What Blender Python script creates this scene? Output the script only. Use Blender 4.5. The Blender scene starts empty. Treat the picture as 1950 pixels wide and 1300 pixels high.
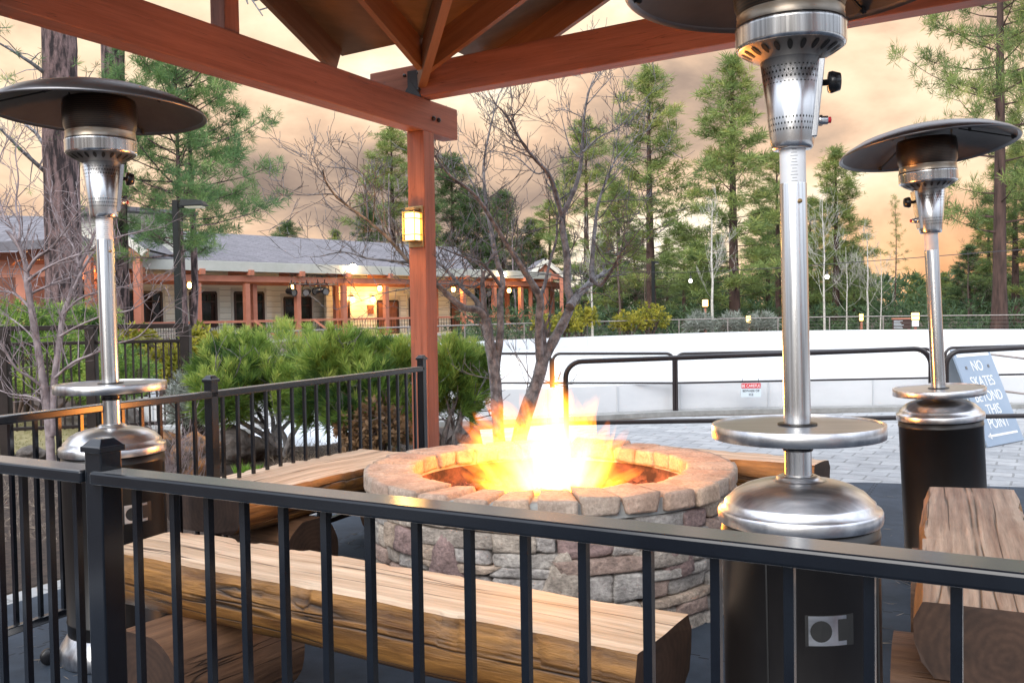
import bpy, math, random
import numpy as np
from mathutils import Vector, Matrix, noise as mnoise

SC = bpy.context.scene
COL = SC.collection
V = Vector
R = math.radians
UP = V((0, 0, 1))

# ------------------------------------------------------------------ camera
CAM = V((0, 0, 1.4))
PITCH, ROLL, FPX = R(1.85), R(0.9), 1800.0
fwd = V((0, math.cos(PITCH), -math.sin(PITCH)))
_r, _u = V((1, 0, 0)), V((0, math.sin(PITCH), math.cos(PITCH)))
cr = _r * math.cos(ROLL) - _u * math.sin(ROLL)
cu = _u * math.cos(ROLL) + _r * math.sin(ROLL)
cd = bpy.data.cameras.new('camera')
cam = bpy.data.objects.new('camera', cd)
COL.objects.link(cam)
cd.sensor_width = 36
cd.lens = FPX / 1950 * 36
cd.clip_start, cd.clip_end = 0.05, 2000
m3 = Matrix((cr, cu, -fwd)).transposed().to_4x4()
m3.translation = CAM
cam.matrix_world = m3
SC.camera = cam

def ray(px, py):
    return fwd + cr * ((px - 975) / FPX) - cu * ((py - 650) / FPX)
def PY(px, py, y):
    d = ray(px, py); return CAM + d * (y / d.y)
def PZ(px, py, z):
    d = ray(px, py); return CAM + d * ((z - CAM.z) / d.z)
def XY(px, y):                       # ground point on the column px at depth y
    p = PY(px, 590, y); return V((p.x, y, 0))
def HZ(px, py, y):                   # height of a pixel at depth y
    return PY(px, py, y).z

# ------------------------------------------------------------------ mesh builder
class MB:
    def __init__(s):
        s.v, s.f, s.m, s.s = [], [], [], []
    def add(s, vs, fs, mi=0, sm=False, T=None):
        o = len(s.v)
        if T is not None: vs = [T @ V(p) for p in vs]
        s.v.extend([tuple(p) for p in vs])
        for f in fs:
            s.f.append([o + i for i in f]); s.m.append(mi); s.s.append(sm)
    def box(s, c, size, T=None, mi=0):
        x, y, z = size[0] / 2, size[1] / 2, size[2] / 2
        vs = [(c[0] + a * x, c[1] + b * y, c[2] + d * z) for d in (-1, 1) for b in (-1, 1) for a in (-1, 1)]
        s.add(vs, [(0, 2, 3, 1), (4, 5, 7, 6), (0, 1, 5, 4), (2, 6, 7, 3), (0, 4, 6, 2), (1, 3, 7, 5)], mi, False, T)
    def bar(s, p, q, w, h, up=UP, mi=0):
        p, q = V(p), V(q); a = (q - p); L = a.length; a.normalize()
        b = up.cross(a)
        if b.length < 1e-4: b = V((1, 0, 0)).cross(a)
        b.normalize(); c = a.cross(b)
        T = Matrix((a, b, c)).transposed().to_4x4(); T.translation = (p + q) / 2
        s.box((0, 0, 0), (L, w, h), T, mi)
    def tube(s, path, radii, n=8, mi=0, cap=True, sm=True):
        path = [V(p) for p in path]
        if not isinstance(radii, (list, tuple)): radii = [radii] * len(path)
        t0 = (path[1] - path[0]).normalized()
        b = t0.orthogonal().normalized()
        vs, fs = [], []
        for i, p in enumerate(path):
            t = (path[min(i + 1, len(path) - 1)] - path[max(i - 1, 0)])
            if t.length < 1e-9: t = t0.copy()
            t.normalize()
            b = b - t * b.dot(t)
            if b.length < 1e-6: b = t.orthogonal()
            b.normalize(); c = t.cross(b)
            for k in range(n):
                a = 2 * math.pi * k / n
                vs.append(p + (b * math.cos(a) + c * math.sin(a)) * radii[i])
        for i in range(len(path) - 1):
            for k in range(n):
                k2 = (k + 1) % n
                fs.append((i * n + k, i * n + k2, (i + 1) * n + k2, (i + 1) * n + k))
        s.add(vs, fs, mi, sm)
        if cap:
            s.add(vs[:n], [tuple(reversed(range(n)))], mi, False)
            s.add(vs[-n:], [tuple(range(n))], mi, False)
    def lathe(s, prof, n=32, mi=0, T=None, sm=True, a0=0, a1=2 * math.pi):
        full = abs(a1 - a0 - 2 * math.pi) < 1e-6
        m = n if full else n + 1
        vs = []
        for (r, z) in prof:
            for k in range(m):
                a = a0 + (a1 - a0) * k / n
                vs.append((r * math.cos(a), r * math.sin(a), z))
        fs = []
        for i in range(len(prof) - 1):
            for k in range(n):
                k2 = (k + 1) % m
                fs.append((i * m + k, i * m + k2, (i + 1) * m + k2, (i + 1) * m + k))
        s.add(vs, fs, mi, sm, T)
    def sheet(s, pts, z=None, mi=0):
        s.add([(p[0], p[1], p[2] if z is None else z) for p in pts], [tuple(range(len(pts)))], mi)
    def slab(s, pts, z0, z1, mi=0):
        n = len(pts)
        vs = [(p[0], p[1], z0) for p in pts] + [(p[0], p[1], z1) for p in pts]
        fs = [tuple(reversed(range(n))), tuple(range(n, 2 * n))] + [(i, (i + 1) % n, n + (i + 1) % n, n + i) for i in range(n)]
        s.add(vs, fs, mi)
    def mesh(s, name, mats):
        me = bpy.data.meshes.new(name)
        me.from_pydata(s.v, [], s.f)
        me.polygons.foreach_set('material_index', s.m)
        me.polygons.foreach_set('use_smooth', s.s)
        for m in (mats if isinstance(mats, (list, tuple)) else [mats]): me.materials.append(m)
        me.update()
        return me

BAKED = {}
def link(name, me, parent=None):
    o = bpy.data.objects.new(name, me); COL.objects.link(o)
    if parent is not None:
        o.parent = parent
        if parent.name in BAKED: o.matrix_parent_inverse = BAKED[parent.name]
    return o
def tag(o, label, cat, group=None, kind=None):
    o['label'] = label; o['category'] = cat
    if group: o['group'] = group
    if kind: o['kind'] = kind
    return o
def thing(name, label, cat, loc=(0, 0, 0), rz=0, group=None, baked=True):
    o = bpy.data.objects.new(name, None); COL.objects.link(o)
    o.location = loc; o.rotation_euler = (0, 0, rz); o.empty_display_size = .1
    if baked:
        BAKED[o.name] = (Matrix.Translation(V(loc)) @ Matrix.Rotation(rz, 4, 'Z')).inverted()
    return tag(o, label, cat, group)
def part(name, mb, mats, parent, bev=0):
    o = link(name, mb.mesh(name, mats), parent)
    if bev: bevel(o, bev)
    return o
def solo(name, mb, mats, label, cat, group=None, bev=0):
    o = link(name, mb.mesh(name, mats)); tag(o, label, cat, group)
    if bev: bevel(o, bev)
    return o
def struct(name, mb, mats, kind='structure'):
    o = link(name, mb.mesh(name, mats)); o['kind'] = kind; return o
def bevel(o, w, seg=2):
    b = o.modifiers.new('bevel', 'BEVEL'); b.width = w; b.segments = seg; b.limit_method = 'ANGLE'; b.angle_limit = R(40)
def copy_thing(root, loc=None, rz=None, label=None, group=None):
    r = root.copy(); COL.objects.link(r)
    if loc is not None: r.location = loc
    if rz is not None: r.rotation_euler = (r.rotation_euler[0], r.rotation_euler[1], rz)
    if label: r['label'] = label
    if group: r['group'] = group
    def rec(src, dst):
        for ch in src.children:
            c = ch.copy(); COL.objects.link(c); c.parent = dst; rec(ch, c)
    rec(root, r)
    return r

# ------------------------------------------------------------------ materials
def nodes_of(name):
    m = bpy.data.materials.new(name); m.use_nodes = True
    nt = m.node_tree; return m, nt, nt.nodes, nt.links, nt.nodes['Principled BSDF']
def mk(name, c1, c2=None, scale=(6, 6, 6), rough=.6, metal=0, bump=0, detail=6, ramp=(.35, .65), cracks=None, fine=None, rvar=0, spec=.5, island=None, wave=None, dist=0):
    m, nt, N, L, b = nodes_of(name)
    b.inputs['Roughness'].default_value = rough; b.inputs['Metallic'].default_value = metal
    b.inputs['Specular IOR Level'].default_value = spec
    b.inputs['Base Color'].default_value = (*c1, 1)
    if c2 is None and not bump: return m
    tc = N.new('ShaderNodeTexCoord'); mp = N.new('ShaderNodeMapping'); mp.inputs['Scale'].default_value = scale
    L.new(tc.outputs['Object'], mp.inputs[0])
    nz = N.new('ShaderNodeTexNoise'); nz.inputs['Scale'].default_value = 1; nz.inputs['Detail'].default_value = detail; nz.inputs['Roughness'].default_value = .62
    nz.inputs['Distortion'].default_value = dist
    L.new(mp.outputs[0], nz.inputs['Vector'])
    out = None
    if c2 is not None:
        cr_ = N.new('ShaderNodeValToRGB'); e = cr_.color_ramp.elements
        e[0].position, e[1].position = ramp; e[0].color = (*c1, 1); e[1].color = (*c2, 1)
        L.new(nz.outputs['Fac'], cr_.inputs[0]); out = cr_.outputs[0]
    def mixin(fac, colr, out, mode='MIX'):
        mx = N.new('ShaderNodeMix'); mx.data_type = 'RGBA'; mx.blend_type = mode
        if hasattr(fac, 'links') or hasattr(fac, 'is_linked'): L.new(fac, mx.inputs[0])
        else: mx.inputs[0].default_value = fac
        L.new(out, mx.inputs[6])
        if isinstance(colr, tuple): mx.inputs[7].default_value = (*colr, 1)
        else: L.new(colr, mx.inputs[7])
        return mx.outputs[2]
    if island and out:                                   # list of colours picked per stone / per slab
        g = N.new('ShaderNodeNewGeometry'); rp = N.new('ShaderNodeValToRGB'); rp.color_ramp.interpolation = 'CONSTANT'
        el = rp.color_ramp.elements
        for i, c in enumerate(island):
            q = el[i] if i < 2 else el.new(i / len(island))
            q.position = i / len(island); q.color = (*c, 1)
        L.new(g.outputs['Random Per Island'], rp.inputs[0])
        out = mixin(1.0, rp.outputs[0], out, 'MULTIPLY')
    hgt = nz.outputs['Fac']
    if fine:
        mp2 = N.new('ShaderNodeMapping'); mp2.inputs['Scale'].default_value = fine[0]; L.new(tc.outputs['Object'], mp2.inputs[0])
        n2 = N.new('ShaderNodeTexNoise'); n2.inputs['Scale'].default_value = 1; n2.inputs['Detail'].default_value = 8; n2.inputs['Roughness'].default_value = .7
        L.new(mp2.outputs[0], n2.inputs['Vector'])
        r2 = N.new('ShaderNodeValToRGB'); r2.color_ramp.elements[0].position = .3; r2.color_ramp.elements[1].position = .7
        k = fine[1]; r2.color_ramp.elements[0].color = (k, k, k, 1); r2.color_ramp.elements[1].color = (1.15, 1.15, 1.15, 1)
        L.new(n2.outputs['Fac'], r2.inputs[0])
        out = mixin(1.0, r2.outputs[0], out, 'MULTIPLY')
        ad = N.new('ShaderNodeMath'); ad.operation = 'ADD'; L.new(hgt, ad.inputs[0]); L.new(n2.outputs['Fac'], ad.inputs[1]); hgt = ad.outputs[0]
    if cracks:                                           # (scale, width, colour): thin dark checks along the grain
        mp3 = N.new('ShaderNodeMapping'); mp3.inputs['Scale'].default_value = cracks[0]; L.new(tc.outputs['Object'], mp3.inputs[0])
        n3 = N.new('ShaderNodeTexNoise'); n3.inputs['Scale'].default_value = 1; n3.inputs['Detail'].default_value = 3; n3.inputs['Distortion'].default_value = .3
        L.new(mp3.outputs[0], n3.inputs['Vector'])
        a = N.new('ShaderNodeMath'); a.operation = 'SUBTRACT'; a.inputs[1].default_value = .5; L.new(n3.outputs['Fac'], a.inputs[0])
        ab = N.new('ShaderNodeMath'); ab.operation = 'ABSOLUTE'; L.new(a.outputs[0], ab.inputs[0])
        mr = N.new('ShaderNodeMapRange'); mr.inputs[1].default_value = 0; mr.inputs[2].default_value = cracks[1]; mr.inputs[3].default_value = 1; mr.inputs[4].default_value = 0
        L.new(ab.outputs[0], mr.inputs[0])
        n4 = N.new('ShaderNodeTexNoise'); n4.inputs['Scale'].default_value = 1.6; L.new(tc.outputs['Object'], n4.inputs['Vector'])
        r4 = N.new('ShaderNodeMapRange'); r4.inputs[1].default_value = .38; r4.inputs[2].default_value = .5; L.new(n4.outputs['Fac'], r4.inputs[0])
        mu = N.new('ShaderNodeMath'); mu.operation = 'MULTIPLY'; L.new(mr.outputs[0], mu.inputs[0]); L.new(r4.outputs[0], mu.inputs[1])
        out = mixin(mu.outputs[0], cracks[2], out)
        sb = N.new('ShaderNodeMath'); sb.operation = 'SUBTRACT'; L.new(hgt, sb.inputs[0]); L.new(mu.outputs[0], sb.inputs[1]); hgt = sb.outputs[0]
    if out: L.new(out, b.inputs['Base Color'])
    if rvar:
        rr = N.new('ShaderNodeMapRange'); rr.inputs[3].default_value = rough - rvar; rr.inputs[4].default_value = rough + rvar
        L.new(nz.outputs['Fac'], rr.inputs[0]); L.new(rr.outputs[0], b.inputs['Roughness'])
    if bump:
        bp = N.new('ShaderNodeBump'); bp.inputs['Strength'].default_value = 1; bp.inputs['Distance'].default_value = bump
        L.new(hgt, bp.inputs['Height']); L.new(bp.outputs[0], b.inputs['Normal'])
    return m
def glow(name, col, st):
    m, nt, N, L, b = nodes_of(name)
    b.inputs['Base Color'].default_value = (*[min(1, c) for c in col], 1)
    b.inputs['Emission Color'].default_value = (*col, 1); b.inputs['Emission Strength'].default_value = st
    return m
def leafmat(name, ca, cb, cc=None, rough=.55, trans=.25):
    m, nt, N, L, b = nodes_of(name)
    at = N.new('ShaderNodeAttribute'); at.attribute_name = 'tint'
    rp = N.new('ShaderNodeValToRGB'); e = rp.color_ramp.elements
    e[0].color = (*ca, 1); e[1].color = (*(cc or cb), 1)
    if cc: q = e.new(.6); q.color = (*cb, 1)
    L.new(at.outputs['Fac'], rp.inputs[0]); L.new(rp.outputs[0], b.inputs['Base Color'])
    b.inputs['Roughness'].default_value = rough; b.inputs['Specular IOR Level'].default_value = .3
    tr = N.new('ShaderNodeBsdfTranslucent'); L.new(rp.outputs[0], tr.inputs[0])
    mx = N.new('ShaderNodeMixShader'); mx.inputs[0].default_value = trans
    L.new(b.outputs[0], mx.inputs[1]); L.new(tr.outputs[0], mx.inputs[2])
    L.new(mx.outputs[0], N['Material Output'].inputs[0])
    return m

M = {}
M['black'] = mk('black_paint', (.002, .003, .006), (.004, .006, .010), (6, 6, 6), .17, rvar=.05, spec=.5)
_b = M['black'].node_tree.nodes['Principled BSDF']; _b.inputs['Sheen Weight'].default_value = .30; _b.inputs['Sheen Roughness'].default_value = .35; _b.inputs['Sheen Tint'].default_value = (.9, .95, 1, 1)   # pale highlight put into the paint as sheen, strongest on the rail tops
M['brownrail'] = mk('brown_paint', (.016, .012, .011), (.026, .019, .017), (8, 8, 8), .5, spec=.2)
M['pipe'] = mk('dark_pipe', (.014, .009, .010), (.022, .016, .016), (10, 10, 10), .35, bump=.0005)
M['greyrail'] = mk('grey_pipe', (.20, .17, .16), (.27, .24, .22), (10, 10, 10), .5)
M['steel'] = mk('brushed_steel', (.42, .42, .43), (.86, .86, .86), (70, 70, 1.2), .24, 1.0, bump=.0003, rvar=.07)  # brush grain plus vertical streaks of reflected light painted into the colour
M['steel_disc'] = mk('brushed_disc', (.50, .50, .52), (.78, .78, .79), (5, 40, 20), .32, 1.0, bump=.0002, rvar=.08)
M['sleeve'] = mk('silver_label', (.82, .84, .87), (.76, .78, .81), (5, 5, 30), .4, .1)
M['burnt'] = mk('heat_stained_steel', (.30, .22, .14), (.55, .50, .44), (4, 4, 14), .3, 1.0, rvar=.1)
M['dark'] = mk('dark_hole', (.008, .008, .008))
M['tank'] = mk('tank_paint', (.0055, .0045, .0045), (.009, .0075, .007), (5, 5, 3), .36, bump=.0003, rvar=.05)
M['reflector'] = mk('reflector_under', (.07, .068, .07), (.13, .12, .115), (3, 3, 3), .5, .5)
M['knob'] = mk('black_plastic', (.01, .01, .012), rough=.25)
M['red'] = mk('red_button', (.5, .02, .03), rough=.3)
M['brass'] = mk('lamp_brass', (.34, .22, .10), (.42, .28, .13), (20, 20, 20), .4, .7)
M['timber'] = mk('red_stained_timber', (.255, .085, .047), (.345, .122, .072), (1.3, 26, 26), .6, bump=.001, cracks=((.7, 24, 24), .006, (.15, .05, .03)), fine=((5, 120, 120), .86))
M['timber_far'] = mk('red_timber_far', (.40, .150, .092), (.48, .185, .118), (3, 3, 3), .6)
M['soffit'] = mk('roof_boards', (.13, .066, .030), (.18, .092, .044), (3, 12, 12), .6, bump=.001)
M['rafter'] = mk('brown_rafter', (.20, .085, .042), (.27, .12, .06), (1.5, 25, 25), .55, bump=.001)
M['shingle'] = None
M['log_top'] = mk('weathered_log_top', (.42, .275, .165), (.78, .61, .45), (1.0, 20, 20), .6, bump=.004, ramp=(.3, .66), cracks=((.22, 9, 9), .013, (.025, .014, .008)), fine=((3.5, 75, 75), .62))
M['log_side'] = mk('amber_log_side', (.085, .032, .009), (.42, .20, .050), (1.6, 17, 17), .42, bump=.006, ramp=(.32, .66), cracks=((.32, 9, 9), .030, (.012, .006, .003)), fine=((4, 45, 45), .42))
M['log_top_worn'] = mk('worn_log_top', (.20, .105, .066), (.50, .37, .28), (.8, 15, 15), .6, bump=.006, ramp=(.32, .64), cracks=((.14, 5, 5), .010, (.03, .017, .01)), fine=((2.5, 55, 55), .5))
def endgrain(name, loc):
    m, nt, N, L, b = nodes_of(name)
    tc = N.new('ShaderNodeTexCoord'); mp = N.new('ShaderNodeMapping'); mp.inputs['Scale'].default_value = (0, 1, 1); mp.inputs['Location'].default_value = loc
    L.new(tc.outputs['Object'], mp.inputs[0])
    w = N.new('ShaderNodeTexWave'); w.wave_type = 'RINGS'; w.rings_direction = 'X'; w.inputs['Scale'].default_value = 13; w.inputs['Distortion'].default_value = 5; w.inputs['Detail'].default_value = 4; w.inputs['Detail Scale'].default_value = 1.6
    L.new(mp.outputs[0], w.inputs[0])
    rp = N.new('ShaderNodeValToRGB'); rp.color_ramp.elements[0].color = (.055, .027, .016, 1); rp.color_ramp.elements[1].color = (.074, .038, .023, 1)
    L.new(w.outputs['Fac'], rp.inputs[0])
    n = N.new('ShaderNodeTexNoise'); n.inputs['Scale'].default_value = 9; n.inputs['Detail'].default_value = 10; n.inputs['Roughness'].default_value = .7; L.new(tc.outputs['Object'], n.inputs[0])
    r2 = N.new('ShaderNodeValToRGB'); r2.color_ramp.elements[0].position = .3; r2.color_ramp.elements[1].position = .7; r2.color_ramp.elements[0].color = (.28, .26, .25, 1)
    L.new(n.outputs['Fac'], r2.inputs[0])
    mx = N.new('ShaderNodeMix'); mx.data_type = 'RGBA'; mx.blend_type = 'MULTIPLY'; mx.inputs[0].default_value = 1
    L.new(rp.outputs[0], mx.inputs[6]); L.new(r2.outputs[0], mx.inputs[7]); L.new(mx.outputs[2], b.inputs['Base Color'])
    b.inputs['Roughness'].default_value = .7
    return m
M['log_end'] = endgrain('log_end_grain', (0, .01, .02)); M['seat_end'] = endgrain('seat_end_grain', (0, .04, -.47))
STONES = [(1, .93, .85), (.86, .68, .62), (.98, .98, .97), (.78, .77, .76), (1.02, .87, .74), (.90, .91, .93), (.66, .50, .51), (1.0, .95, .88), (.86, .81, .76), (.95, .95, .97)]
M['stone'] = mk('wall_stone', (.30, .275, .255), (.60, .56, .52), (11, 11, 14), .88, bump=.012, island=STONES, fine=((55, 55, 75), .42))
M['cap'] = mk('cap_stone', (.40, .32, .265), (.60, .50, .425), (10, 10, 10), .88, bump=.007, island=[(1, .95, .9), (1, .88, .82), (.92, .90, .88), (1.05, .95, .85), (.9, .82, .78)], fine=((65, 65, 65), .55))
M['mortar'] = mk('mortar', (.25, .26, .26), (.34, .35, .35), (30, 30, 30), .9, bump=.003)
M['firebrick'] = mk('sooty_liner', (.035, .018, .014), (.22, .10, .07), (9, 9, 9), .9, bump=.006, ramp=(.4, .7))
M['lava'] = mk('lava_rock', (.05, .020, .014), (.16, .065, .045), (40, 40, 40), .95, bump=.004)
M['rock'] = mk('boulder', (.05, .042, .038), (.17, .15, .135), (5, 5, 5), .9, bump=.02, fine=((35, 35, 35), .55))
M['lichen'] = mk('lichen_boulder', (.07, .055, .045), (.30, .14, .05), (6, 6, 6), .9, bump=.02, ramp=(.45, .6), fine=((35, 35, 35), .55))
M['mulch'] = mk('bark_mulch', (.030, .018, .014), (.105, .070, .052), (22, 22, 22), .95, bump=.03, fine=((90, 90, 90), .5))
M['lawn'] = mk('dormant_lawn', (.19, .17, .075), (.30, .25, .12), (1.5, 1.5, 1.5), .95, bump=.01, fine=((60, 60, 60), .6))
M['ground'] = mk('forest_floor', (.075, .055, .038), (.13, .095, .065), (.8, .8, .8), .95, bump=.02, fine=((12, 12, 12), .6))
M['ice'] = mk('ice_sheet', (.66, .69, .72), (.76, .78, .80), (.6, .6, .6), .3)
M['board'] = mk('rink_board', (.55, .565, .58), (.62, .63, .64), (1.2, 1.2, 3), .4)
M['snow'] = mk('snow', (.80, .84, .90), (.88, .90, .93), (6, 6, 6), .7, bump=.02)
M['siding'] = None
M['trim'] = mk('pale_trim', (.50, .49, .44), (.56, .55, .50), (2, 2, 2), .6)
M['fascia'] = mk('grey_green_fascia', (.42, .43, .39), (.48, .49, .45), (2, 2, 2), .5)
M['glass'] = mk('dark_window_glass', (.012, .011, .011), (.03, .026, .024), (1, 1, 1), .06, spec=.6)
M['winframe'] = mk('window_frame', (.035, .018, .015), rough=.4)
M['door'] = mk('door_wood', (.16, .055, .03), (.22, .08, .045), (8, 8, 1), .5)
M['bark'] = mk('pine_bark', (.028, .018, .020), (.25, .165, .16), (10, 10, 2.2), .95, bump=.05, ramp=(.42, .58), fine=((40, 40, 14), .5))
M['bark_far'] = mk('far_pine_bark', (.030, .018, .015), (.10, .058, .048), (5, 5, 1.2), .95, bump=.03)
M['bark_bare'] = mk('maple_bark', (.085, .08, .083), (.31, .30, .305), (16, 16, 16), .9, bump=.004, ramp=(.35, .65), fine=((70, 70, 30), .6))
M['bark_pale'] = mk('pale_twig_bark', (.13, .10, .105), (.30, .255, .265), (14, 14, 10), .85, bump=.003)
M['aspen'] = mk('aspen_bark', (.36, .34, .30), (.56, .53, .48), (4, 4, 9), .8, cracks=((6, 6, 30), .03, (.05, .045, .04)))
M['twig'] = mk('brown_twig', (.07, .045, .038), (.13, .09, .075), (14, 14, 14), .9)
M['needle'] = leafmat('pine_needle', (.035, .085, .040), (.13, .235, .075), (.25, .33, .09), trans=.3)
M['needle_blue'] = leafmat('blue_pine_needle', (.042, .10, .044), (.145, .25, .085), (.26, .36, .115), trans=.3)
M['needle_far'] = leafmat('far_pine_needle', (.055, .10, .042), (.22, .29, .085), (.42, .41, .12), trans=.3)
M['needle_deep'] = leafmat('deep_pine_needle', (.030, .062, .032), (.095, .155, .060), (.18, .22, .075), trans=.3)
M['mugo'] = leafmat('mugo_needle', (.028, .075, .024), (.175, .285, .050), (.40, .47, .11), trans=.3)
M['yellowleaf'] = leafmat('yellow_leaf', (.10, .12, .015), (.30, .27, .03), (.42, .36, .05), trans=.3)
M['dryleaf'] = leafmat('dry_leaf', (.12, .07, .035), (.30, .19, .10), trans=.3)
M['drygrass'] = leafmat('dry_stem', (.19, .155, .12), (.36, .30, .24), trans=.2)
M['brightgrass'] = leafmat('bright_grass', (.08, .19, .02), (.22, .38, .05), trans=.3)
M['sage'] = leafmat('sage_leaf', (.14, .16, .13), (.34, .37, .33), trans=.2)
M['white'] = mk('white_lettering', (.8, .8, .8), rough=.5)
M['signblue'] = mk('pale_blue_board', (.24, .31, .40), (.28, .35, .44), (3, 3, 3), .35)
M['signred'] = mk('sign_red', (.55, .03, .04), rough=.4)
M['signpale'] = mk('sign_pale', (.55, .62, .66), rough=.4)
M['signink'] = mk('sign_ink', (.02, .02, .03), rough=.5)
M['signbrown'] = mk('sign_brown', (.045, .022, .018), rough=.5)
M['lampglow'] = glow('lantern_glass', (1, .62, .16), 5.5)
M['lampdim'] = glow('lantern_side_glass', (1, .60, .14), 3)
M['bulb'] = glow('warm_bulb', (1, .56, .14), 14)
M['bulbwhite'] = glow('white_floodlight', (1, .88, .62), 40)
M['string'] = glow('string_bulb', (1, .92, .82), 1.6)

def siding():
    m, nt, N, L, b = nodes_of('lap_siding')
    tc = N.new('ShaderNodeTexCoord'); sp = N.new('ShaderNodeSeparateXYZ'); L.new(tc.outputs['Object'], sp.inputs[0])
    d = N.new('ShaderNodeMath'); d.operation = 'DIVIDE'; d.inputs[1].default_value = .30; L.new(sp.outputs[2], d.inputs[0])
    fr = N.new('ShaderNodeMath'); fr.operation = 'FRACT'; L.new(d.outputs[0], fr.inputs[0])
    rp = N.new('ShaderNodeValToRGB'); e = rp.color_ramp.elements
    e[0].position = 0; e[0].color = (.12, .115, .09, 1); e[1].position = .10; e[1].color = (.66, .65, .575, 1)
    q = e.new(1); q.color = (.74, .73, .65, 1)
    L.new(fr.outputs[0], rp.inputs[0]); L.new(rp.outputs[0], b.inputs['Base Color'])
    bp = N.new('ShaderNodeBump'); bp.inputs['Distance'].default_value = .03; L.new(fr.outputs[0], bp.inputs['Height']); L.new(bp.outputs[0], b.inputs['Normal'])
    b.inputs['Roughness'].default_value = .6
    return m
M['siding'] = siding()
def brickmat(name, c1, c2, mort, scale, bw, bh, msz, rough, bump, coordrot=0, nmix=.35):
    m, nt, N, L, b = nodes_of(name)
    tc = N.new('ShaderNodeTexCoord'); mp = N.new('ShaderNodeMapping'); mp.inputs['Rotation'].default_value = (0, 0, coordrot)
    L.new(tc.outputs['Object'], mp.inputs[0])
    wn = N.new('ShaderNodeTexNoise'); wn.inputs['Scale'].default_value = 7; L.new(mp.outputs[0], wn.inputs[0])
    wa = N.new('ShaderNodeVectorMath'); wa.operation = 'SCALE'; wa.inputs['Scale'].default_value = .02; L.new(wn.outputs['Color'], wa.inputs[0])
    wb = N.new('ShaderNodeVectorMath'); wb.operation = 'ADD'; L.new(mp.outputs[0], wb.inputs[0]); L.new(wa.outputs[0], wb.inputs[1])
    br = N.new('ShaderNodeTexBrick'); br.inputs['Scale'].default_value = scale; br.inputs['Color1'].default_value = (*c1, 1); br.inputs['Color2'].default_value = (*c2, 1)
    br.inputs['Mortar'].default_value = (*mort, 1); br.inputs['Mortar Size'].default_value = msz; br.inputs['Brick Width'].default_value = bw; br.inputs['Row Height'].default_value = bh; br.inputs['Bias'].default_value = 0
    br.inputs['Mortar Smooth'].default_value = .3
    L.new(wb.outputs[0], br.inputs['Vector'])
    n = N.new('ShaderNodeTexNoise'); n.inputs['Scale'].default_value = 4; n.inputs['Detail'].default_value = 9; n.inputs['Roughness'].default_value = .7; L.new(tc.outputs['Object'], n.inputs[0])
    rp = N.new('ShaderNodeValToRGB'); rp.color_ramp.elements[0].position = .3; rp.color_ramp.elements[1].position = .7
    k = 1 - nmix; rp.color_ramp.elements[0].color = (k, k, k, 1); rp.color_ramp.elements[1].color = (1.1, 1.1, 1.1, 1)
    L.new(n.outputs['Fac'], rp.inputs[0])
    mx = N.new('ShaderNodeMix'); mx.data_type = 'RGBA'; mx.blend_type = 'MULTIPLY'; mx.inputs[0].default_value = 1
    L.new(br.outputs['Color'], mx.inputs[6]); L.new(rp.outputs[0], mx.inputs[7]); L.new(mx.outputs[2], b.inputs['Base Color'])
    b.inputs['Roughness'].default_value = rough
    sb = N.new('ShaderNodeMath'); sb.operation = 'SUBTRACT'; L.new(n.outputs['Fac'], sb.inputs[0]); L.new(br.outputs['Fac'], sb.inputs[1])
    bp = N.new('ShaderNodeBump'); bp.inputs['Distance'].default_value = bump; L.new(sb.outputs[0], bp.inputs['Height']); L.new(bp.outputs[0], b.inputs['Normal'])
    return m
M['paver'] = brickmat('concrete_pavers', (.30, .31, .32), (.38, .385, .39), (.225, .23, .23), 1, .30, .20, .009, .8, .005, R(30))
M['shingle'] = brickmat('roof_shingles', (.135, .13, .145), (.185, .175, .195), (.09, .085, .10), 1, .8, .35, .02, .9, .02)
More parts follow.
